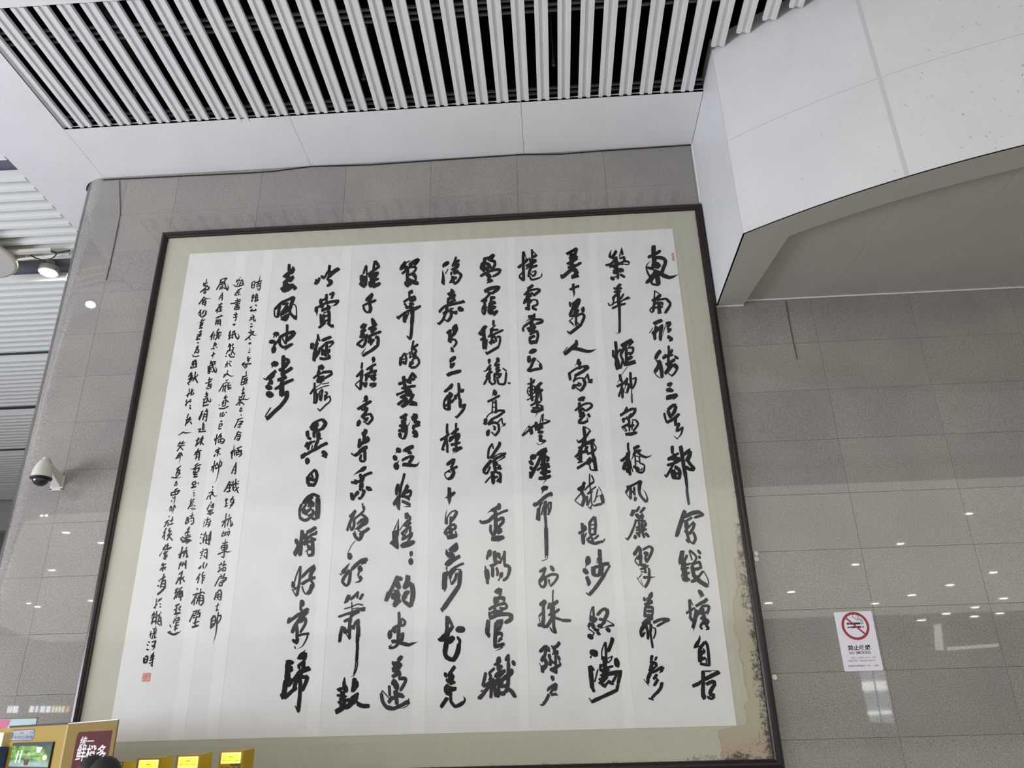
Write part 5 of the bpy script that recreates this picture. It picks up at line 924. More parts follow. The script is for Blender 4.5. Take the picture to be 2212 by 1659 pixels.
24 780,210 745,420;26 715,325 800,290;22 760,310 710,385;24 830,240 790,310;26 800,320 790,360;24 830,260 850,340;24 800,350 850,330;24s 880,160 860,300;26 870,220 905,240;24 905,240 890,300 850,320;22t 860,310 830,470 800,570 765,625
#永
26 740,670 745,685;20 745,720 740,745;24 670,790 740,760;22 740,760 700,850;22 670,830 630,905;26 690,830 700,905;24 760,770 730,820;28t 730,800 780,845 835,830
#望
22 715,940 710,980;24 690,990 640,1090;22 650,1050 640,1095;24 760,970 720,1020;22 700,1010 750,1030;24 760,980 750,1060;22 700,1040 740,1050;24 650,1110 750,1080;26 700,1090 690,1180;24 660,1130 740,1110;30 645,1165 760,1140;20 690,1190 720,1170
#海
20 605,1265 615,1270;22 600,1290 580,1340;20s 585,1340 580,1400;22 660,1220 640,1270;22 630,1280 700,1250;22 650,1280 610,1380;22 700,1280 660,1390;20 640,1310 700,1320;20 630,1350 690,1350;22t 700,1340 660,1400 630,1395;20 715,1280 700,1310
#潮
26 550,1515 530,1540;26 520,1580 530,1590;24 620,1480 600,1540;24 570,1540 630,1520;24 590,1560 640,1550;26 590,1570 580,1640;26 640,1540 620,1650;28 710,1470 680,1560 670,1650;24 710,1480 700,1640;20 660,1550 700,1540
@340 1160 6.912
24 640,90 650,100;24 690,0 680,90;24 740,0 720,100;26 780,0 770,120;20 700,50 760,40;20 730,90 770,110
#詞
22 680,180 685,190;22 635,235 690,210;20 650,255 680,245;20 645,280 675,275;24 640,320 650,310;22 700,200 745,175;24 745,180 740,250 735,330;20 700,240 735,230;20 700,265 695,300;20 700,300 725,290;18 735,325 715,310
#以
22 615,465 625,475;24 650,430 640,470;20 620,460 660,430;22 700,375 680,420;24 680,420 690,470;24t 740,395 720,450 700,480
#作
24 640,545 580,640;24 625,600 600,690;22 690,520 660,570;24 660,590 710,570;24 680,570 665,700;22 670,620 710,605;22 670,650 700,640
#補
26 590,770 600,785;26 530,870 600,840;26 595,850 505,1000;24 560,890 545,1020;20 570,900 590,920;22 650,770 640,830;26 600,850 680,820;26 690,830 700,840;24 620,870 580,1000;26 640,870 690,880;28 685,890 680,980 640,1025;22 610,910 670,910;22 600,950 670,950;24 640,840 620,1010
#壁
26 600,1095 530,1120;24 600,1100 560,1150;26 540,1140 475,1270;24 530,1180 570,1170;24 530,1210 560,1200;26 630,1085 600,1150;24 580,1160 640,1130;26 640,1130 620,1200;24 590,1200 640,1180;28 590,1180 560,1270;24 530,1290 620,1260;28 570,1260 560,1340;30 515,1350 610,1320
@410 590 8.295
#歲
26 590,105 540,130;26 600,100 670,90;26 665,95 620,140;26 560,130 540,180;30 540,180 630,150;26 540,190 475,300;26 550,210 610,190;26 560,240 530,300;26 590,220 570,290;28 620,160 640,240 670,310;30t 670,310 690,250 670,200;24 600,260 640,280
#月
22s 590,335 555,400 520,480;24 585,350 580,480;18 555,410 580,400;18 550,440 575,435;18 575,490 565,480
#荏
22 570,535 545,560;26 515,570 585,545;24 540,580 460,685;24 510,620 485,710;22 560,580 520,610;24 530,620 580,600;24 550,600 545,690;22 530,650 575,640;26 510,690 575,675
#苒
20 555,740 560,760;26 465,805 590,760;22 510,770 505,810;26 480,830 460,930;24 490,850 550,830;26 550,830 545,940;22 510,840 500,930;18 480,870 540,870;18 480,900 540,900
#倏
26 430,1045 365,1150;24 410,1100 380,1200;20 440,1080 425,1190;26 520,1000 480,1060;26 480,1070 570,1060;26 540,1050 490,1120;26 480,1080 540,1130;24 460,1110 530,1150;26 500,1130 450,1200;26 510,1140 520,1180;22 550,1100 560,1110
#忽
22 455,1235 430,1290;22 440,1260 480,1265;24 480,1265 450,1310;20 450,1270 420,1320;26 385,1360 390,1360;24 405,1350 440,1360;24 480,1325 482,1330;22 425,1335 435,1345
#十
26 385,1485 450,1440;26t 425,1415 415,1480 400,1540
#載
24 370,1610 450,1580;26 380,1570 400,1640;26 440,1580 455,1640;22 460,1585 465,1590
@400 780 8.295
24 460,0 450,60;26 400,100 520,60;26 430,100 410,180;26 400,130 480,110;30 410,150 470,140;26 440,110 430,230;24 400,190 470,180;28 490,20 500,120 540,210;26t 550,210 560,150 530,90;22 530,150 480,200;24 400,220 440,210
#書
24 435,290 430,340;26 410,340 490,320;26 360,400 430,380 470,350;24 430,350 420,440;24 400,430 480,410;24 390,470 380,500;26 400,460 470,440;24 470,440 450,490;22 395,500 440,490
#藝
24 390,550 370,590;24 360,600 410,580;24 400,590 370,650;24 350,640 410,620;26 320,690 380,670;26 340,700 330,740;26 390,650 410,700 440,740;24t 440,740 460,700 440,650;22 410,660 380,720;26 320,750 400,730;26 340,750 320,800;30 315,810 420,780
#稍
26 320,890 285,920;26 310,900 240,1040;24 300,950 250,1060;20 280,960 320,950;24 390,850 370,910;22 350,900 410,890;24 350,930 310,1060;26 400,880 390,960 375,1080;22 340,960 385,950;22 335,1000 380,990;18 370,1080 350,1060
#進
24 330,1100 310,1150;26 320,1140 310,1230;22 320,1140 350,1130;22 320,1170 350,1160;22 310,1200 350,1190;24 300,1230 350,1220;22 225,1230 280,1210;24 280,1210 250,1270;28 240,1270 300,1265 370,1255
#故
28 240,1370 215,1440;26 190,1430 260,1390;28 220,1440 185,1530;26 210,1500 260,1450;28 320,1340 270,1420;26 280,1400 330,1380;28 310,1390 270,1500;26 260,1430 330,1500
#有
24 245,1565 215,1610;28 175,1640 290,1600
@370 970 8.295
26 540,20 470,50;26 480,20 410,110;26 460,70 435,185;24 470,70 510,60;26 510,60 490,205;20 450,110 500,100;20 450,150 490,140
#重
26 480,255 420,300;26 530,275 450,310;24s 330,350 380,360 450,320;24 430,310 420,510;26 400,370 510,330;30 505,340 480,400;24 400,390 395,440;26 410,430 480,410;28 390,460 470,450;30 395,505 470,490
#書
26 440,580 380,600;26 385,600 370,640;24 440,590 430,640;26 370,640 430,635;24 485,600 475,625;28 400,640 390,690;32 355,695 445,670
#之
16 405,740 405,750;14 385,785 420,775;14 420,775 395,825;14 390,850 430,825
#意
22 415,890 370,930;22 360,890 340,950;20 360,960 410,940;24 360,940 340,1000;22 350,990 390,980;24 340,1000 295,1080;20 330,1030 390,1010;24 370,1080 435,1070;22 350,1060 370,1080;24 410,1010 425,1020;20 380,1040 390,1050
#時
28 290,1220 250,1340;28 300,1220 310,1320;24 265,1290 310,1270;26 250,1345 300,1320;22s 380,1120 370,1190;26 330,1210 400,1180;24 370,1190 360,1240;24 330,1250 400,1230;28 400,1230 395,1320 350,1355;22 350,1280 360,1300
#逢
24 330,1390 290,1450;24 280,1440 330,1430;26 310,1450 240,1530;26 250,1500 330,1480;24 300,1470 290,1560;26 250,1560 340,1540;26 270,1590 350,1565;20 165,1600 210,1570;20 165,1600 220,1650;24 250,1610 330,1620
@340 1160 6.912
24 430,0 420,60;26 390,20 470,0;26 400,50 480,40;18 345,20 390,0;20 345,30 370,70;28 370,75 440,65 505,50;20 425,100 480,65
#杭
26 375,145 335,320;28 315,270 400,220;24 350,260 320,310;22 440,150 420,190;26 380,220 450,200;24 410,220 385,300;28 430,220 440,270 430,305;28 430,305 460,285
#州
20 345,380 325,430;20 360,370 330,440 315,485;20 385,370 370,440;20 330,420 400,400;22 430,345 400,420;26 425,360 420,475
#承
26 380,510 320,560;24 370,530 350,600;26 330,600 275,705;24 300,630 330,610;24 345,600 340,705;22 320,640 380,620;26 360,600 405,670;20 400,590 370,620;18 330,705 350,690
#辦
26 310,760 265,800;24 290,790 260,850;24 260,840 320,810;26 280,860 245,930;26 300,830 280,910;26 370,750 320,790;26 330,790 320,880;28 350,800 340,870;26 320,850 380,820;28 370,800 370,880;26 310,900 380,880;26 350,880 345,950
#亞
28 330,1000 265,1030;26 290,1030 280,1080;26 350,1030 320,1070;24 245,1095 290,1070;28 280,1080 275,1150;28 320,1070 340,1100;30 250,1155 340,1130;14t 300,1170 250,1210
#運
22 330,1200 270,1220;24 265,1220 235,1290;26 330,1200 320,1250;26 270,1250 325,1240;26 270,1280 320,1270;26 280,1290 260,1400;24 250,1340 320,1310;26 250,1380 300,1360;22 185,1310 200,1350;24s 145,1420 200,1410;32 160,1425 240,1455 300,1435;20t 290,1440 330,1420 350,1395
@410 590 8.295
#盛
20 300,105 295,160;24 250,170 245,220;22 255,190 320,170;24 290,170 260,240;28 240,220 350,250;24 310,210 300,240;30 350,250 330,290 260,300;28 290,260 185,345;24 260,300 250,360;26 250,365 290,350;24 285,320 280,360
#會
28 260,425 160,560;22t 265,440 320,460 390,450;22 240,480 290,470;28 240,490 220,560;26 250,500 290,500;26 290,500 270,590;22 240,530 280,530;22 230,560 270,560
#仍
28 200,655 155,730;24 190,690 195,760;24 260,660 220,740;22 235,680 245,720;32 290,670 280,740 220,790;26 160,740 210,790
#重
22 235,815 200,850;24s 135,890 180,885 270,830;26 210,850 190,930;24 180,920 240,890;24 240,880 220,930;26 170,950 230,930;28 165,990 230,980;26 200,910 190,990
#書
24 205,1020 190,1060;24 160,1060 215,1040;26 200,1050 180,1100;26 130,1110 215,1090;28 200,1090 150,1140;28 120,1150 200,1120;26 140,1160 110,1200;30 115,1195 185,1175
#一
30 130,1252 158,1245
#過
26 150,1300 110,1350;24 150,1310 130,1380;26 100,1380 150,1360;28 110,1390 80,1440;28 160,1370 150,1430;24 110,1420 150,1430;20s 25,1460 70,1470;26 50,1490 110,1495 165,1480
#再
24 110,1550 50,1590;24 90,1570 40,1650;26 110,1560 120,1650
@400 780 8.295
26 140,0 120,60;26 110,90 95,135;28 190,0 190,60 200,110;24 120,60 200,50;26 100,130 200,100;24 150,30 140,100
#獻
26 110,200 60,280;30 120,210 90,320;26 50,330 120,290;30 90,300 80,380;26 40,400 90,360;24 50,400 70,430;28 130,250 110,340;24 100,350 140,290;26 185,190 170,290;24 140,310 210,270;26 220,245 225,260;30 175,290 200,350 225,390;24 170,310 130,360
#拙
20 75,490 70,560;24 20,620 110,560;22 60,570 40,650;22 125,490 110,540;22 100,550 155,520;26 130,530 100,610;22 110,610 150,590;22 150,560 155,590
#於
24 30,690 10,740;24 0,790 60,720;22 30,740 10,810;24 105,680 60,740;22 90,740 110,715;24 85,790 100,795;28 75,850 105,850;18 80,800 90,840
#旅
24 60,945 30,1020;28 10,1060 100,1010;26 40,1040 0,1160;26 90,1000 60,1060;26 60,1060 110,1040;26 80,1050 30,1120;28 90,1080 115,1130
#人
@340 930 3.81
13s 165,43 190,28 215,10;13t 210,12 235,20 285,15
#癸
10 190,90 170,120;10 170,110 205,105;10 215,85 195,115;11t 200,110 240,95;11 165,130 225,120;11 195,125 160,170;11 185,130 210,160
#卯
10 185,180 150,235;10 165,215 195,195;11 195,180 205,210;9t 190,185 185,240 178,275;9 160,230 185,215
#夏
10 195,290 155,320;11 175,310 150,370;11 160,330 190,325;11 185,325 175,365;9 155,345 185,345;12t 115,385 160,390 205,380;10 190,350 150,385
#日
8 155,415 140,455;8 157,415 162,450;7 145,435 160,430;7 142,455 160,450
#西
12 165,475 140,495;12 110,515 185,490;13 185,490 160,525;12 115,520 110,535;10 140,505 150,525;11 110,535 160,525
#泠
8 125,545 122,555;8 120,570 115,590;9 150,540 130,560;8 135,560 150,555;8 145,565 135,600
#印
10 110,620 100,665;10 100,640 120,625;9 120,630 115,665;11 140,610 130,655;10 140,615 150,635;8t 130,640 125,690
#社
11 95,705 97,712;11 60,760 95,735;11 85,745 55,795;10 90,755 85,790;11 125,710 115,755;10 100,745 130,735;13 95,775 130,765
#後
12 75,800 50,845;12 65,835 40,885;10 60,860 55,900;12 105,800 90,830;12 90,830 115,825;12 110,830 85,860;12 80,870 120,850;12 105,860 75,905;13 95,870 125,905
#學
@340 1160 6.912
22 130,110 100,170;22 160,95 140,170;22 100,150 80,200;22 130,140 170,130;26 200,160 150,190;26 100,190 210,155;18s 80,210 50,250 30,290;22 120,210 90,260;24 150,210 100,280;24 110,280 150,270;24 130,280 110,340;22 110,330 85,320;20 90,300 150,290
#朱
22 85,385 60,430;22 60,430 130,400;26 50,470 130,450;24 90,400 75,515;22 75,460 35,500;24 90,460 120,485
#濤
24 20,650 30,660;24 0,740 20,720;24 100,550 80,620;26 40,640 120,590;24 90,610 40,760;24 60,670 120,640;26 120,640 110,760;22 60,700 110,700;22 50,740 100,740;30 120,740 60,810 0,860
@300 1280 8.295
#於
22 320,110 305,190;24 265,280 330,200;20 305,200 290,290;26 410,100 360,150;22 340,170 370,110;24 375,200 390,210;30 370,255 395,260
#錢
28 275,345 230,430;26 240,400 300,380;28 280,390 240,500;26 225,460 300,440;30 250,480 220,570;28 240,540 300,500;26 320,330 300,570;24 300,440 380,390;24 390,350 395,365;30 370,380 350,500;28 390,440 400,590;30 320,530 400,500;26 330,550 380,590;24 340,400 400,460
#塘
24 300,605 300,630;22 215,690 205,810;24 190,760 245,730;24 250,650 320,650;24 280,660 240,820;24 320,670 280,720;26 260,740 315,720;24 290,700 280,820;26 270,820 310,800;24 240,810 225,830
#江
30 175,885 185,890;30 150,935 160,945;34 145,1020 165,1025;26 230,890 310,860;32 300,870 270,960 240,970;30 230,950 290,970;22t 280,980 260,1010 225,1030
#畔
34 150,1130 110,1160;36 95,1170 90,1260;32 160,1140 150,1220 120,1270;26 100,1210 150,1190;28 90,1265 130,1250;22s 280,1050 210,1150;24 260,1090 220,1180;26 200,1180 280,1130;26 190,1220 270,1180;26 260,1080 240,1260;24 250,1250 180,1270;26 215,1290 235,1320;22 240,1260 235,1330
"""
YI = -0.0358
def catmull(p, n):
    if len(p) == 2: p = [p[0], ((p[0][0]+p[1][0])/2, (p[0][1]+p[1][1])/2), p[1]]
    q = [(2*p[0][0]-p[1][0], 2*p[0][1]-p[1][1])] + p + [(2*p[-1][0]-p[-2][0], 2*p[-1][1]-p[-2][1])]
    out = []
    for i in range(1, len(q)-2):
        a, b, c, d = q[i-1:i+3]
        for k in range(n):
            t = k/n; t2, t3 = t*t, t*t*t
            out.append(tuple(0.5*((2*b[j]) + (-a[j]+c[j])*t + (2*a[j]-5*b[j]+4*c[j]-d[j])*t2 + (-a[j]+3*b[j]-3*c[j]+d[j])*t3) for j in (0, 1)))
    out.append(p[-1]); return out
rs = random.Random(11)
def put(bm, poly, lift):
    vs = []
    for x, y in poly:
        v = at_y(x, y, YI - lift); vs.append(bm.verts.new((v.x, YI - lift, v.z)))
    return vs
def stroke(bm, wpx, pts, s_taper, e_taper, lift):
    L = sum(math.dist(pts[i], pts[i+1]) for i in range(len(pts)-1))
    if L < wpx*0.9:                  # a dab: an uneven blob
        cx, cy = sum(p[0] for p in pts)/len(pts), sum(p[1] for p in pts)/len(pts)
        dx, dy = pts[-1][0]-pts[0][0], pts[-1][1]-pts[0][1]; an = math.atan2(dy, dx)
        rx, ry = wpx/2 + L/2, wpx/2*0.97
        poly = []
        for k in range(14):
            a = 2*PI*k/14; r = 1 + rs.uniform(-0.10, 0.07)
            u, v_ = rx*math.cos(a)*r, ry*math.sin(a)*r
            poly.append((cx+u*math.cos(an)-v_*math.sin(an), cy+u*math.sin(an)+v_*math.cos(an)))
        vs = put(bm, poly, lift); c = put(bm, [(cx, cy)], lift)[0]
        for k in range(14): bm.faces.new((c, vs[k], vs[(k+1) % 14]))
        return
    n = 5 if len(pts) > 2 else 6
    c = catmull(pts, n); m = len(c); acc = [0.0]
    for i in range(m-1): acc.append(acc[-1] + math.dist(c[i], c[i+1]))
    T = acc[-1] or 1.0; Lf, Rt = [], []; j1 = j2 = 0.0
    for i in range(m):
        t = acc[i]/T; a, b = c[max(i-1, 0)], c[min(i+1, m-1)]
        dx, dy = b[0]-a[0], b[1]-a[1]; d = math.hypot(dx, dy) or 1.0; nx, ny = -dy/d, dx/d
        h = wpx/2
        de, ds = acc[i]/wpx, (T-acc[i])/wpx
        if s_taper: h *= min(1.0, 0.12 + 0.88*(t/0.75)**0.8)
        else: h *= 0.88 + 0.12*min(1.0, de/0.5)
        if e_taper: h *= max(0.06, 1 - max(0.0, (t-0.25)/0.75)**1.3 * 0.95)
        else: h *= 0.80 + 0.20*min(1.0, ds/0.5)
        j1 = 0.35*j1 + rs.uniform(-0.085, 0.07); j2 = 0.35*j2 + rs.uniform(-0.085, 0.07)
        Lf.append((c[i][0]+nx*h*(1+j1), c[i][1]+ny*h*(1+j1))); Rt.append((c[i][0]-nx*h*(1+j2), c[i][1]-ny*h*(1+j2)))
    d0 = ((c[0][0]-c[1][0]), (c[0][1]-c[1][1])); q = math.hypot(*d0) or 1; e0 = wpx*(0.05 if s_taper else 0.20)
    d1 = ((c[-1][0]-c[-2][0]), (c[-1][1]-c[-2][1])); q1 = math.hypot(*d1) or 1; e1 = wpx*(0.1 if e_taper else 0.22)
    k0, k1 = rs.choice((-1, 1))*rs.uniform(0.2, 0.45), rs.choice((-1, 1))*rs.uniform(0.15, 0.45)
    mid = lambda A, B, k: (A[0]*(0.5+k)+B[0]*(0.5-k), A[1]*(0.5+k)+B[1]*(0.5-k))
    m0, m1 = mid(Lf[0], Rt[0], k0), mid(Lf[-1], Rt[-1], k1)
    cap0 = (m0[0]+d0[0]/q*e0, m0[1]+d0[1]/q*e0); cap1 = (m1[0]+d1[0]/q1*e1, m1[1]+d1[1]/q1*e1)
    A, B = put(bm, Lf, lift), put(bm, Rt, lift); C0, C1 = put(bm, [cap0, cap1], lift)
    for i in range(m-1): bm.faces.new((A[i], A[i+1], B[i+1], B[i]))
    if wpx > 3.6 and T > 1.8*wpx:       # bristle streaks trailing off the end of the stroke
        for q_ in range(3):
            sd = rs.uniform(-0.46, 0.46); ln_ = wpx*rs.uniform(0.25, 0.60); th = wpx*rs.uniform(0.04, 0.085)
            ux, uy = d1[0]/q1, d1[1]/q1; nx, ny = -uy, ux; hw_ = wpx*0.74*(0.12 if e_taper else 1.0)
            bx0, by0 = c[-1][0]+nx*hw_*sd-ux*wpx*0.25, c[-1][1]+ny*hw_*sd-uy*wpx*0.25
            tip = (bx0+ux*(ln_+wpx*0.25)+nx*rs.uniform(-0.08, 0.08)*wpx, by0+uy*(ln_+wpx*0.25))
            V3 = put(bm, [(bx0+nx*th, by0+ny*th), (bx0-nx*th, by0-ny*th), tip], lift); bm.faces.new(V3)
    bm.faces.new((C0, A[0], B[0])); bm.faces.new((C1, B[-1], A[-1]))
cur = None; ox = oy = 0.0; scl = 1.0; chars = []
for ln in STROKES.strip().split('\n'):
    ln = ln.strip()
    if not ln: continue
    if ln[0] == '@':
        a = ln[1:].split(); ox, oy, scl = float(a[0]), float(a[1]), float(a[2]); continue
    if ln[0] == '#':
        cur = [ln.endswith('g'), []]; chars.append(cur); continue
    for st in ln.split(';'):
        tk = st.split()
        if not tk: continue
        w_ = tk[0]; sT = w_.endswith('s'); eT = w_.endswith('t'); w_ = float(w_.rstrip('st'))
        pts = [(ox + float(u.split(',')[0])/scl, oy + float(u.split(',')[1])/scl) for u in tk[1:]]
        cur[1].append((w_/scl, pts, sT, eT))
for pale, sts in chars:
    bm = bmesh.new()
    for k, (w_, pts, sT, eT) in enumerate(sts): stroke(bm, w_*(1.10 if w_ > 4.2 else 0.92), pts, sT, eT, 0.00003*k)
    for f in bm.faces:
        f.normal_update()
        if f.normal.y > 0: f.normal_flip()
    P(obj('brush_character', bm, M['ink_pale'] if pale else M['ink']))

# lettering helper: the outline of a glyph as flat triangles
glyphs = {}
def glyph(ch, bold=0.0):
    if (ch, bold) not in glyphs:
        c = bpy.data.curves.new('glyph', 'FONT'); c.body = ch; c.offset = bold; c.resolution_u = 2
        o = bpy.data.objects.new('glyph', c); COL.objects.link(o); bpy.context.view_layer.update()
        me = bpy.data.meshes.new_from_object(o.evaluated_get(bpy.context.evaluated_depsgraph_get()))
        vs = [(v.co.x, v.co.y) for v in me.vertices]; fs = [tuple(f.vertices) for f in me.polygons]
        bpy.data.objects.remove(o); bpy.data.curves.remove(c); bpy.data.meshes.remove(me); glyphs[(ch, bold)] = (vs, fs)
    return glyphs[(ch, bold)]
# acrylic glazing
P(box('glazing', FX0+0.08, FX1-0.08, -0.0445, -0.0435, FZ0+0.08, FZ1-0.08, M['glass']))

# ------------------------------------------------------------------ small round plates beside the frame
for i, (px, py, lb_) in enumerate(((1631.5,1196,'upper white round wall plate beside the frame'), (1632.5,1208,'lower white round wall plate beside the frame, just under another'), (1671.5,1463,'white round wall plate low beside the frame, near its corner'))):
    c = at_y(px, py, -0.004); e = empty('wall_plate', (c.x+0.006, 0, c.z), 0, lb_, 'wall plate', 'round plates beside the frame')
    bm = bmesh.new(); lathe(bm, [(0.026,-0.001),(0.026,-0.006),(0.022,-0.011)], (0,0,0), 24, 'y'); fix(bm); obj('disc', bm, M['plainwhite'], e)
    bm = bmesh.new(); lathe(bm, [(0.005,-0.011),(0.005,-0.0125)], (0,0,0), 10, 'y'); fix(bm); obj('screw', bm, M['metal'], e)

# ------------------------------------------------------------------ lettering on flat things
def text(name, s, x, z, h, m, parent, y, bold=0.0, width=None, slant=0.0):
    bm = bmesh.new(); cx = 0.0; gs = []
    for ch in s:
        if ch == ' ': cx += 0.32; continue
        vs, fs = glyph(ch, bold)
        if not vs: continue
        a, b = min(v[0] for v in vs), max(v[0] for v in vs)
        cj = ord(ch) > 0x2e80
        adv = 1.0 if cj else (b - a) + 0.09
        ofs = cx if cj else cx - a
        for_ = bv = [bm.verts.new((v[0]+ofs + slant*v[1], 0, v[1])) for v in vs]
        for f in fs:
            try: bm.faces.new([bv[i] for i in f])
            except ValueError: pass
        cx += adv
    sc = h; wsc = sc if width is None else width/max(cx, 1e-3)
    for v in bm.verts: v.co = Vector((x + v.co.x*wsc, y, z + v.co.z*sc))
    for f in bm.faces:
        f.normal_update()
        if f.normal.y > 0: f.normal_flip()
    return obj(name, bm, m, parent)

# no-smoking sign
sg = empty('no_smoking_sign', (2.888, 0, 2.031), 0, 'white no smoking sign with a red circle on the granite wall', 'sign')
bm = bmesh.new(); pl = []
for cx, cz, a0 in ((0.168, 0.012, -90), (0.168, 0.53, 0), (-0.168, 0.53, 90), (-0.168, 0.012, 180)):
    for k in range(4):
        a = math.radians(a0 + 30*k); pl.append(Vector((cx+0.012*math.cos(a), -0.001, cz+0.012*math.sin(a))))
prism(bm, pl, Vector((0, -0.004, 0))); fix(bm); obj('plate', bm, M['signwhite'], sg)
def ring(bm, cx, cz, r0, r1, y, n=48):
    A = [bm.verts.new((cx+r0*math.cos(2*PI*k/n), y, cz+r0*math.sin(2*PI*k/n))) for k in range(n)]; B = [bm.verts.new((cx+r1*math.cos(2*PI*k/n), y, cz+r1*math.sin(2*PI*k/n))) for k in range(n)]
    for k in range(n): bm.faces.new((A[k], B[k], B[(k+1) % n], A[(k+1) % n]))
def ribbon(bm, pts, wd, y):
    for i in range(len(pts)-1):
        a, b = Vector((pts[i][0], 0, pts[i][1])), Vector((pts[i+1][0], 0, pts[i+1][1])); t = (b-a).normalized(); n = Vector((-t.z, 0, t.x))*wd/2
        bm.faces.new([bm.verts.new((q.x, y, q.z)) for q in (a-n-t*wd*0.15, b-n+t*wd*0.15, b+n+t*wd*0.15, a+n-t*wd*0.15)])
bm = bmesh.new(); ZC = 0.408
for a, b, c, d in ((-0.078,-0.052,0.013,0.031),(-0.049,0.052,0.013,0.031),(-0.078,-0.054,-0.017,-0.006),(-0.049,-0.035,-0.020,-0.003),(-0.032,0.000,-0.020,-0.003),(0.004,0.052,-0.020,-0.003),
                   (0.060,0.066,0.013,0.031),(0.073,0.079,0.013,0.031),(0.060,0.066,-0.020,-0.003),(0.073,0.079,-0.020,-0.003)):
    bm.faces.new([bm.verts.new((x, -0.0053, ZC+z)) for x, z in ((a,c),(b,c),(b,d),(a,d))])
ribbon(bm, [(0.062,ZC+0.036),(0.060,ZC+0.048),(0.050,ZC+0.054),(0.030,ZC+0.055),(0.018,ZC+0.062),(0.010,ZC+0.074),(-0.004,ZC+0.078),(-0.012,ZC+0.090),(-0.006,ZC+0.102),(0.004,ZC+0.106)], 0.005, -0.0053)
ribbon(bm, [(0.076,ZC+0.036),(0.074,ZC+0.052),(0.062,ZC+0.064),(0.044,ZC+0.067),(0.038,ZC+0.074),(0.044,ZC+0.086),(0.038,ZC+0.100),(0.022,ZC+0.102)], 0.005, -0.0053)
obj('cigarette_mark', bm, M['black'], sg)
bm = bmesh.new(); ring(bm, 0, ZC, 0.106, 0.130, -0.0057); ribbon(bm, [(-0.080, ZC+0.080), (0.080, ZC-0.080)], 0.016, -0.0059); obj('prohibition_ring', bm, M['red'], sg)
text('lettering', '禁止吸烟', -0.110, 0.190, 0.050, M['black'], sg, -0.0053, 0.022, 0.212)
text('lettering', 'NO SMOKING', -0.104, 0.152, 0.036, M['black'], sg, -0.0053, 0.012, 0.202)
text('lettering', '违者个人罚款50-200元，场所', -0.100, 0.111, 0.0185, M['red'], sg, -0.0053, 0.0, 0.235)
text('lettering', '未履行职责，罚款2000-20000元。', -0.132, 0.085, 0.0185, M['red'], sg, -0.0053, 0.0, 0.275)
text('lettering', '咨询投诉举报电话（Tel）：12345', -0.138, 0.040, 0.019, M['black'], sg, -0.0053, 0.01, 0.285)

# ------------------------------------------------------------------ dome camera on its wall bracket
cc = empty('dome_camera', (-5.365, 0.0, 4.145), 0, 'white dome security camera on a bracket at the left end of the wall', 'camera')
def X(p): return Vector(p)
bm = bmesh.new(); bx(bm, -0.085, 0.060, -0.012, -0.001, -0.03, 0.165); bmesh.ops.bevel(bm, geom=bm.edges[:], offset=0.004, segments=1, affect='EDGES'); obj('wall_flange', bm, M['cream'], cc)
# tapering arm: a wedge from the flange up and out, ending in a rounded elbow
AY = -0.30
bm = bmesh.new()
A = [bm.verts.new(p) for p in ((-0.062,-0.012,0.002),(0.040,-0.012,0.002),(0.040,-0.012,0.150),(-0.062,-0.012,0.150))]
B = [bm.verts.new(p) for p in ((-0.034,-0.150,0.105),(0.016,-0.150,0.105),(0.010,-0.150,0.195),(-0.028,-0.150,0.195))]
C = [bm.verts.new(p) for p in ((-0.028,-0.245,0.200),(0.012,-0.245,0.200),(0.008,-0.235,0.248),(-0.024,-0.235,0.248))]
bm.faces.new(A)
for a, b in ((A, B), (B, C)):
    for i in range(4): bm.faces.new((a[i], a[(i+1) % 4], b[(i+1) % 4], b[i]))
bm.faces.new(C[::-1]); fix(bm); obj('arm', bm, M['cream'], cc)
bm = bmesh.new(); tube(bm, [(-0.008,-0.225,0.222),(-0.008,-0.262,0.240),(-0.008,-0.292,0.236),(-0.008,AY,0.214)], [0.028,0.029,0.030,0.034], 14); obj('elbow', bm, M['cream'], cc, True)
bm = bmesh.new(); lathe(bm, [(0.036,0.222),(0.046,0.212),(0.060,0.188),(0.078,0.150),(0.090,0.110),(0.098,0.066),(0.102,0.036),(0.104,0.026)], (-0.008,AY,0), 32); obj('housing', bm, M['cream'], cc, True)
bm = bmesh.new(); lathe(bm, [(0.107,0.027),(0.109,0.020),(0.105,0.012),(0.090,0.010)], (-0.008,AY,0), 32); obj('rim', bm, M['black'], cc)
bm = bmesh.new(); lathe(bm, [(0.081,0.012)] + [(0.081*math.cos(a*PI/24), 0.010-0.074*math.sin(a*PI/24)) for a in range(1, 12)] , (-0.008,AY,0), 32); obj('dome', bm, M['dome'], cc, True)
for x, z in ((-0.072,-0.016),(0.047,-0.016),(-0.072,0.150),(0.047,0.150)):
    bm = bmesh.new(); lathe(bm, [(0.008,-0.012),(0.008,-0.017),(0.004,-0.018)], (x,0,z), 12, 'y'); fix(bm); obj('bolt', bm, M['black'], cc)

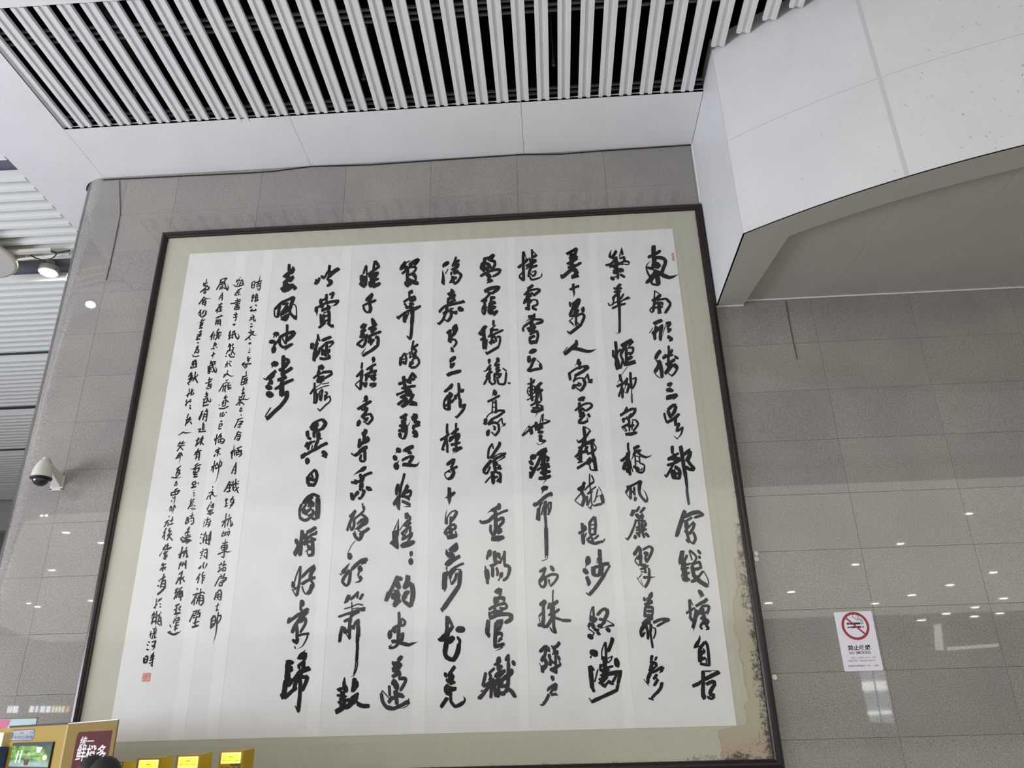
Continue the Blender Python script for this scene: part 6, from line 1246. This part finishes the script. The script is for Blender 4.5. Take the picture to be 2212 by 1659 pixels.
# ------------------------------------------------------------------ juice vending machine
def frame2(p0, p1):     # local frame with x along p0 -> p1
    d = p1 - p0; return math.atan2(d.y, d.x), math.hypot(d.x, d.y)
VY = -1.6
K = at_y(148, 1565, VY); ztop = K.z
Lp = at_z(0, 1573.5, ztop); Rp = at_z(255, 1556.6, ztop)
az, _ = frame2(Lp, K); bz, bl = frame2(K, Rp)
vm = empty('vending_machine', (K.x, K.y, 0), az, 'yellow drink vending machine with a video screen in front of the wall', 'vending machine')
WV = 1.22
BW = Vector((-0.40, 0.46)); BX, BY = BW.x*math.cos(az)+BW.y*math.sin(az), -BW.x*math.sin(az)+BW.y*math.cos(az)
def loc(px, py):        # pixel -> x, z on the machine's front plane
    n = Vector((math.sin(az), -math.cos(az), 0)); d = ray(px, py); t = (K - CAM).dot(n)/d.dot(n); q = CAM + d*t - Vector((K.x, K.y, 0))
    return q.x*math.cos(az)+q.y*math.sin(az), q.z
bm = bmesh.new(); prism(bm, [Vector((-WV, 0, 0.0)), Vector((-0.03, 0, 0.0)), Vector((0.0, 0.008, 0.0)), Vector((0.03, 0.03, 0.0)), Vector((0.03+BX, BY, 0.0)), Vector((-WV+BX, BY, 0.0))], Vector((0, 0, ztop))); fix(bm); obj('cabinet', bm, M['yellow'], vm)
box('dark_gap_strip', -WV, -0.01, 0.01, 0.05, ztop, ztop+0.016, M['black'], vm)  # black strip standing in for the dark gap along the cabinet's top
a, b = loc(29, 1603), loc(117, 1602)
x0, z1 = loc(30, 1606.5); x1, z0 = loc(110, 1655)
zt = (loc(30,1606.5)[1] + loc(117,1602)[1])/2; zb = (loc(23,1658)[1] + loc(108,1654)[1])/2; xl = loc(27,1630)[0]; xr = loc(113,1630)[0]
box('screen_bezel', xl-0.008, xr+0.006, -0.014, 0.001, zb-0.02, zt+0.004, M['black'], vm)
box('screen', xl+0.008, xr-0.006, -0.0150, -0.0142, zb+0.0, zt-0.022, M['screen'], vm)
# drink in a glass shown on the screen (flat picture)
bm = bmesh.new(); sw, sh_ = xr-xl, zt-zb
def scr(u, v): return (xl + sw*u, -0.0155, zb + sh_*v)
bm.faces.new([bm.verts.new(scr(u, v)) for u, v in ((0.40,0.06),(0.50,0.06),(0.53,0.30),(0.38,0.30))]); obj('screen_picture', bm, mat('cola', (0.05,0.01,0.01), 0.4, emit=(0.05,0.012,0.012), estr=1.0), vm)
bm = bmesh.new()
for u0, u1 in ((0.16,0.19),(0.25,0.28)): bm.faces.new([bm.verts.new(scr(u, v)) for u, v in ((u0,0.16),(u1,0.16),(u1+0.02,0.68),(u0+0.02,0.68))])
bm.faces.new([bm.verts.new(scr(u, v)) for u, v in ((0.66,0.58),(0.74,0.58),(0.78,0.80),(0.64,0.80))]); obj('screen_picture', bm, mat('glow', (0.5,0.6,0.7), 0.4, emit=(0.6,0.75,0.85), estr=0.9), vm)
bm = bmesh.new(); ringp = [scr(0.88+0.055*math.cos(2*PI*k/16), 0.38+0.11*math.sin(2*PI*k/16)) for k in range(16)]; bm.faces.new([bm.verts.new(p) for p in ringp]); obj('screen_picture', bm, mat('tan', (0.8,0.5,0.3), 0.4, emit=(0.8,0.52,0.32), estr=0.9), vm)
# disinfection notice: rounded white label with a teal disc
lx0, lx1 = loc(22,1588)[0], loc(75,1585)[0]; lz1, lz0 = loc(48,1576)[1], loc(48,1600)[1]; hh = (lz1-lz0)/2; zc = (lz0+lz1)/2
def pill(x0, x1, zc, h, y, nm, m):
    bm = bmesh.new(); pp = []
    for k in range(13): a = PI/2 + PI*k/12; pp.append((x0+h+h*math.cos(a), zc+h*math.sin(a)))
    for k in range(13): a = -PI/2 + PI*k/12; pp.append((x1-h+h*math.cos(a), zc+h*math.sin(a)))
    bm.faces.new([bm.verts.new((x, y, z)) for x, z in pp]); bmesh.ops.solidify(bm, geom=bm.faces[:], thickness=-0.0008); fix(bm); return obj(nm, bm, m, vm)
pill(lx0, lx1, zc, hh, -0.0008, 'notice_edge', M['teal']); pill(lx0+0.005, lx1-0.005, zc, hh-0.005, -0.0024, 'notice', M['signwhite'])
bm = bmesh.new(); bm.faces.new([bm.verts.new((lx0+hh*1.12+hh*0.66*math.cos(2*PI*k/20), -0.0042, zc+hh*0.66*math.sin(2*PI*k/20))) for k in range(20)]); obj('notice_disc', bm, M['teal'], vm)
text('lettering', '今日已消毒', lx0+hh*2.05, zc-hh*0.62, hh*0.62, M['teal'], vm, -0.0042, 0.012, (lx1-lx0-hh*2.4))
text('lettering', '__月__日', lx0+hh*2.1, zc+hh*0.16, hh*0.52, M['teal'], vm, -0.0042, 0.0, (lx1-lx0-hh*2.45))
# side panel turned towards the viewer
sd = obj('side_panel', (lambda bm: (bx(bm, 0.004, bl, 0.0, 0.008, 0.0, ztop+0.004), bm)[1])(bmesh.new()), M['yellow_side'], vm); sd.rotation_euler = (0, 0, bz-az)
box('panel_cap', 0.0, bl, -0.002, 0.010, ztop+0.004, ztop+0.010, M['plainwhite'], sd)
def locs(px, py):
    n = Vector((math.sin(bz), -math.cos(bz), 0)); d = ray(px, py); t = (K - CAM).dot(n)/d.dot(n); q = CAM + d*t - Vector((K.x, K.y, 0))
    return q.x*math.cos(bz)+q.y*math.sin(bz), q.z
rx0, rx1 = locs(161,1620)[0], locs(236,1620)[0]; rz1 = (locs(172,1582)[1]+locs(240,1577)[1])/2
bm = bmesh.new(); pp = [(rx1, rz1), (rx1, rz1-0.75), (rx0, rz1-0.75)] + [(rx0+0.05-0.05*math.cos(PI/2*k/6), rz1-0.05+0.05*math.sin(PI/2*k/6)) for k in range(7)]
bm.faces.new([bm.verts.new((x, -0.0015, z)) for x, z in pp]); fix(bm)
for f in bm.faces:
    if f.normal.y > 0: f.normal_flip()
obj('red_label', bm, M['darkred'], sd)
w1 = rx1-rx0
text('lettering', '统一', rx0+w1*0.13, locs(175,1609)[1]-0.004, 0.072*1.0, M['plainwhite'], sd, -0.003, 0.008, w1*0.42, 0.12)
text('lettering', '鲜橙多', rx0+w1*0.08, locs(170,1640)[1]-0.002, 0.112, M['plainwhite'], sd, -0.003, 0.012, w1*0.86, 0.10)

# second machine further left: navy front, lit notice
v2 = empty('ticket_terminal', (K.x, K.y, 0), az, 'dark blue terminal with a lit notice, cut by the left edge of the view', 'machine')
xe = loc(19,1600)[0]; xe2 = loc(15,1640)[0]; zs = (loc(5,1583)[1]); zs2 = loc(5,1613)[1]
box('body', xe2-0.62, xe2, -0.12, -0.012, 0.0, zs2, M['navy'], v2)
box('lit_notice', xe-0.62, xe, -0.10, -0.05, zs2, zs, M['panelglow'], v2)
box('screen_bezel', xe2-0.60, xe2-0.03, -0.126, -0.1205, zs2-0.5, zs2-0.05, M['black'], v2)
box('screen', xe2-0.58, xe2-0.045, -0.128, -0.1265, zs2-0.48, zs2-0.065, mat('orange_screen', (0.8,0.4,0.2), 0.4, emit=(1.0,0.62,0.42), estr=0.8), v2)
text('lettering', '①温馨提示', xe-0.28, zs-0.045, 0.022, M['rail'], v2, -0.1015, 0.0)

# poster on the granite behind the machine
ps = empty('wall_poster', (-5.25, 0, 1.45), 0, 'pale blue poster with a pink patch on the granite behind the machine', 'poster')
box('sheet', -0.42, 0.183, -0.006, -0.001, 0.0, 0.37, M['pale_blue'], ps)
bm = bmesh.new(); bm.faces.new([bm.verts.new((-0.24+0.16*math.cos(2*PI*k/28), -0.0072, 0.345+0.105*math.sin(2*PI*k/28) if math.sin(2*PI*k/28) < 0.2 else 0.365, )) for k in range(28)])
obj('pink_patch', bm, M['pink'], ps)
bm = bmesh.new(); bx(bm, -0.43, 0.19, -0.010, -0.001, 0.369, 0.376); obj('poster_rail', bm, M['rail'], ps)

# ------------------------------------------------------------------ yellow payment kiosks
KI = [((475,1625),(527,1621.3),(548,1618.5), -1.50, 'yellow payment kiosk with a lit display, rightmost of the row'),
      ((382,1634),(435,1630),(457,1626.2), -1.70, 'yellow payment kiosk with a lit display, second from the right'),
      ((297,1642.5),(349,1637),(372,1633.5), -1.90, 'yellow payment kiosk with a lit display, third from the right'),
      ((216,1651),(268,1645.5),(291,1642), -2.10, 'yellow payment kiosk half hidden behind the two heads')]
for (a, b, c, Y, lb_) in KI:
    B = at_y(b[0], b[1], Y); zt_ = B.z; A = at_y(a[0], b[1]+1.0, Y+0.02); C_ = at_y(c[0], b[1], Y+0.16)
    e = empty('payment_kiosk', (B.x, B.y, 0), 0, lb_, 'kiosk', 'yellow payment kiosks in a row')
    wA = A.x-B.x; wC = C_.x-B.x; dz = 0.012
    pts = [(wA, A.y-B.y), (0, 0), (wC, 0.155), (wC, 0.18), (wA, 0.18)]
    bm = bmesh.new()
    lo = [bm.verts.new((x, y, 0.86)) for x, y in pts]; hi = [bm.verts.new((x, y, zt_ + (dz if x > 0.001 else 0))) for x, y in pts]
    bm.faces.new(lo[::-1]); bm.faces.new(hi)
    for i in range(5): bm.faces.new((lo[i], lo[(i+1) % 5], hi[(i+1) % 5], hi[i]))
    fix(bm); obj('cabinet', bm, M['kiosk'], e)
    f = empty('face', (0, 0, 0)); 
    bpy.data.objects.remove(f)
    x0, x1 = wA*0.90, wA*0.10
    yy = lambda x, o: (A.y-B.y)*(x/wA) - o
    def slab(nm, xa, xb, za, zb_, th, m):
        bm = bmesh.new(); prism(bm, [Vector((xa, yy(xa, 0.0002), za)), Vector((xb, yy(xb, 0.0002), za)), Vector((xb, yy(xb, 0.0002), zb_)), Vector((xa, yy(xa, 0.0002), zb_))], Vector((0, -th, 0))); fix(bm); return obj(nm, bm, m, e)
    slab('display_frame', x0, x1, zt_-0.088, zt_-0.012, 0.004, M['lcd_edge']); slab('display', x0+0.006, x1-0.006, zt_-0.082, zt_-0.020, 0.006, M['lcd'])
    bm = bmesh.new(); rr = random.Random(5)
    for r_, (u0, u1, v, hh_) in enumerate(((0.14,0.26,0.50,0.05),(0.08,0.30,0.24,0.08),(0.40,0.62,0.60,0.10),(0.40,0.62,0.42,0.04),(0.38,0.62,0.24,0.06),(0.70,0.94,0.22,0.06))):
        n_ = 5; 
        for k in range(n_):
            ua = u0+(u1-u0)*(k+0.1)/n_; ub = u0+(u1-u0)*(k+0.75)/n_; xa, xb = x0+(x1-x0)*ua, x0+(x1-x0)*ub; za = zt_-0.082+0.062*v
            bm.faces.new([bm.verts.new((x, yy(x, 0.0064), z)) for x, z in ((xa,za),(xb,za),(xb,za+0.062*hh_),(xa,za+0.062*hh_))])
    obj('display_digits', bm, M['lcdink'], e)
    slab('card_slot', x0+(x1-x0)*0.50, x1+0.004, zt_-0.101, zt_-0.089, 0.008, M['rail'])
    for u in (0.06, 0.66):
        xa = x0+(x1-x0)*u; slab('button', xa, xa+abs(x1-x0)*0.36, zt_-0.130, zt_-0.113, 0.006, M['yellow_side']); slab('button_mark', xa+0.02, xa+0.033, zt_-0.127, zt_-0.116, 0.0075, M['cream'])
    box('post', wA*0.5-0.05, wA*0.5+0.05, 0.05, 0.15, 0.012, 0.86, M['metal'], e); box('base', wA*0.5-0.10, wA*0.5+0.10, 0.03, 0.18, 0.0, 0.012, M['metal'], e)

# ------------------------------------------------------------------ two people, seen from behind
def skinned(name, verts, edges, m, parent, sub=1):
    me = bpy.data.meshes.new(name); me.from_pydata([v[:3] for v in verts], edges, []); me.materials.append(m)
    o = bpy.data.objects.new(name, me); COL.objects.link(o); o.parent = parent
    md = o.modifiers.new('skin', 'SKIN'); md.use_smooth_shade = True
    for i, v in enumerate(verts):
        sv = me.skin_vertices[0].data[i]; sv.radius = (v[3], v[4] if len(v) > 4 else v[3]); sv.use_root = (i == 0)
    s = o.modifiers.new('sub', 'SUBSURF'); s.levels = sub; s.render_levels = sub; return o
def person(px, py, Y, rz, label, jacket, hw):
    top = at_y(px, py, Y); H = top.z; k = H/1.70
    e = empty('person', (top.x, top.y, 0), rz, label, 'person')
    S = lambda *a: tuple(v*k for v in a)
    body = [S(0,0,0.94,0.15,0.11), S(0,0,1.12,0.13,0.10), S(0,0.01,1.30,0.16,0.11), S(0,0.01,1.41,0.10,0.08), S(0,0,1.49,0.055), S(0,-0.01,1.55,0.055)]
    E = [(0,1),(1,2),(2,3),(3,4),(4,5)]; 
    for s in (-1, 1):
        i = len(body); body += [S(s*0.09,0,0.86,0.085), S(s*0.10,-0.01,0.48,0.055), S(s*0.10,0.02,0.09,0.038), S(s*0.105,-0.10,0.04,0.035,0.045)]; E += [(0,i),(i,i+1),(i+1,i+2),(i+2,i+3)]
        i = len(body); body += [S(s*0.18,0.01,1.39,0.055), S(s*0.225,0.02,1.12,0.042), S(s*0.215,-0.08,0.88,0.028), S(s*0.21,-0.10,0.80,0.030,0.018)]; E += [(3,i),(i,i+1),(i+1,i+2),(i+2,i+3)]
        h = len(body)-1
        for f_, (dx, dz, r) in enumerate(((-0.022,-0.075,0.009),(-0.008,-0.088,0.009),(0.007,-0.084,0.009),(0.020,-0.070,0.008))):
            j = len(body); body += [S(s*0.21+dx,-0.105,0.80+dz*0.5,r), S(s*0.21+dx,-0.095,0.80+dz,r*0.85)]; E += [(h,j),(j,j+1)]
        j = len(body); body += [S(s*0.21-s*0.030,-0.125,0.785,0.010), S(s*0.21-s*0.040,-0.135,0.755,0.008)]; E += [(h,j),(j,j+1)]
    skinned('body', body, E, M['skin'], e, 1)
    jk = [S(0,0,0.86,0.18,0.14), S(0,0,1.10,0.155,0.125), S(0,0.01,1.30,0.18,0.13), S(0,0.01,1.415,0.115,0.095), S(0,0.0,1.46,0.075,0.07)]; JE = [(0,1),(1,2),(2,3),(3,4)]
    for s in (-1, 1):
        i = len(jk); jk += [S(s*0.185,0.01,1.385,0.070), S(s*0.228,0.02,1.12,0.056), S(s*0.218,-0.075,0.90,0.044)]; JE += [(3,i),(i,i+1),(i+1,i+2)]
    skinned('jacket', jk, JE, jacket, e, 1)
    tr = [S(0,0,0.92,0.16,0.12)]; TE = []
    for s in (-1, 1):
        i = len(tr); tr += [S(s*0.09,0,0.84,0.098), S(s*0.10,-0.01,0.48,0.075), S(s*0.10,0.015,0.11,0.062)]; TE += [(0,i),(i,i+1),(i+1,i+2)]
    skinned('trousers', tr, TE, M['trousers'], e, 1)
    # head: ellipsoid with brow, nose, mouth, ears; crown at H
    hr = hw/2; hz_ = H-0.125*k
    bm = bmesh.new(); bmesh.ops.create_uvsphere(bm, u_segments=24, v_segments=16, radius=1)
    for v in bm.verts:
        x, y, z = v.co; t = max(0.0, -z); v.co = Vector((x*hr*0.90*(1-0.30*t*t), y*hr*1.02*(1-0.18*t), z*0.118*k + hz_))
        if y < -0.85 and -0.45 < z < 0.05 and abs(x) < 0.2: v.co.y -= 0.020
        if y < -0.8 and 0.0 < z < 0.2 and 0.2 < abs(x) < 0.55: v.co.y += 0.006
    hd = obj('head', bm, M['skin'], e, True)
    for s in (-1, 1):
        bm = bmesh.new(); bmesh.ops.create_uvsphere(bm, u_segments=10, v_segments=8, radius=0.010); o = obj('eye', bm, M['plainwhite'], hd, True); o.location = (s*0.030, -hr*0.86, hz_+0.006)
        bm = bmesh.new(); bmesh.ops.create_uvsphere(bm, u_segments=10, v_segments=8, radius=1)
        for v in bm.verts: v.co = Vector((v.co.x*0.008, v.co.y*0.016, v.co.z*0.028))
        o = obj('ear', bm, M['skin'], hd, True); o.location = (s*hr*0.90, 0.005, hz_-0.008)
    bm = bmesh.new(); bmesh.ops.create_uvsphere(bm, u_segments=10, v_segments=6, radius=1)
    for v in bm.verts: v.co = Vector((v.co.x*0.022, v.co.y*0.006, v.co.z*0.006))
    o = obj('mouth', bm, M['red'], hd, True); o.location = (0, -hr*0.86, hz_-0.066)
    bm = bmesh.new(); bmesh.ops.create_uvsphere(bm, u_segments=40, v_segments=28, radius=1)
    hrn = random.Random(int(px))
    for v in list(bm.verts):
        x, y, z = v.co; n_ = 1 + 0.012*math.sin(23*x+9*y) + hrn.uniform(-0.006, 0.006)
        v.co = Vector((x*hr*n_, (y*hr*1.10+0.012)*n_, z*0.125*k*n_ + hz_))
        if y < -0.35 and z < 0.42: v.co = Vector((x*hr*0.84, y*hr*0.80, min(z, 0.1)*0.10*k + hz_+0.035))
    obj('hair', bm, M['hair'], e, True)
person(206, 1630, -2.95, math.radians(200), 'person with short black hair seen from behind beside the machine, left of the two', M['jacket_dark'], 0.178)
person(237, 1632.5, -3.35, math.radians(165), 'person with black hair seen from behind, nearer and right of the two', M['jacket_grey'], 0.172)
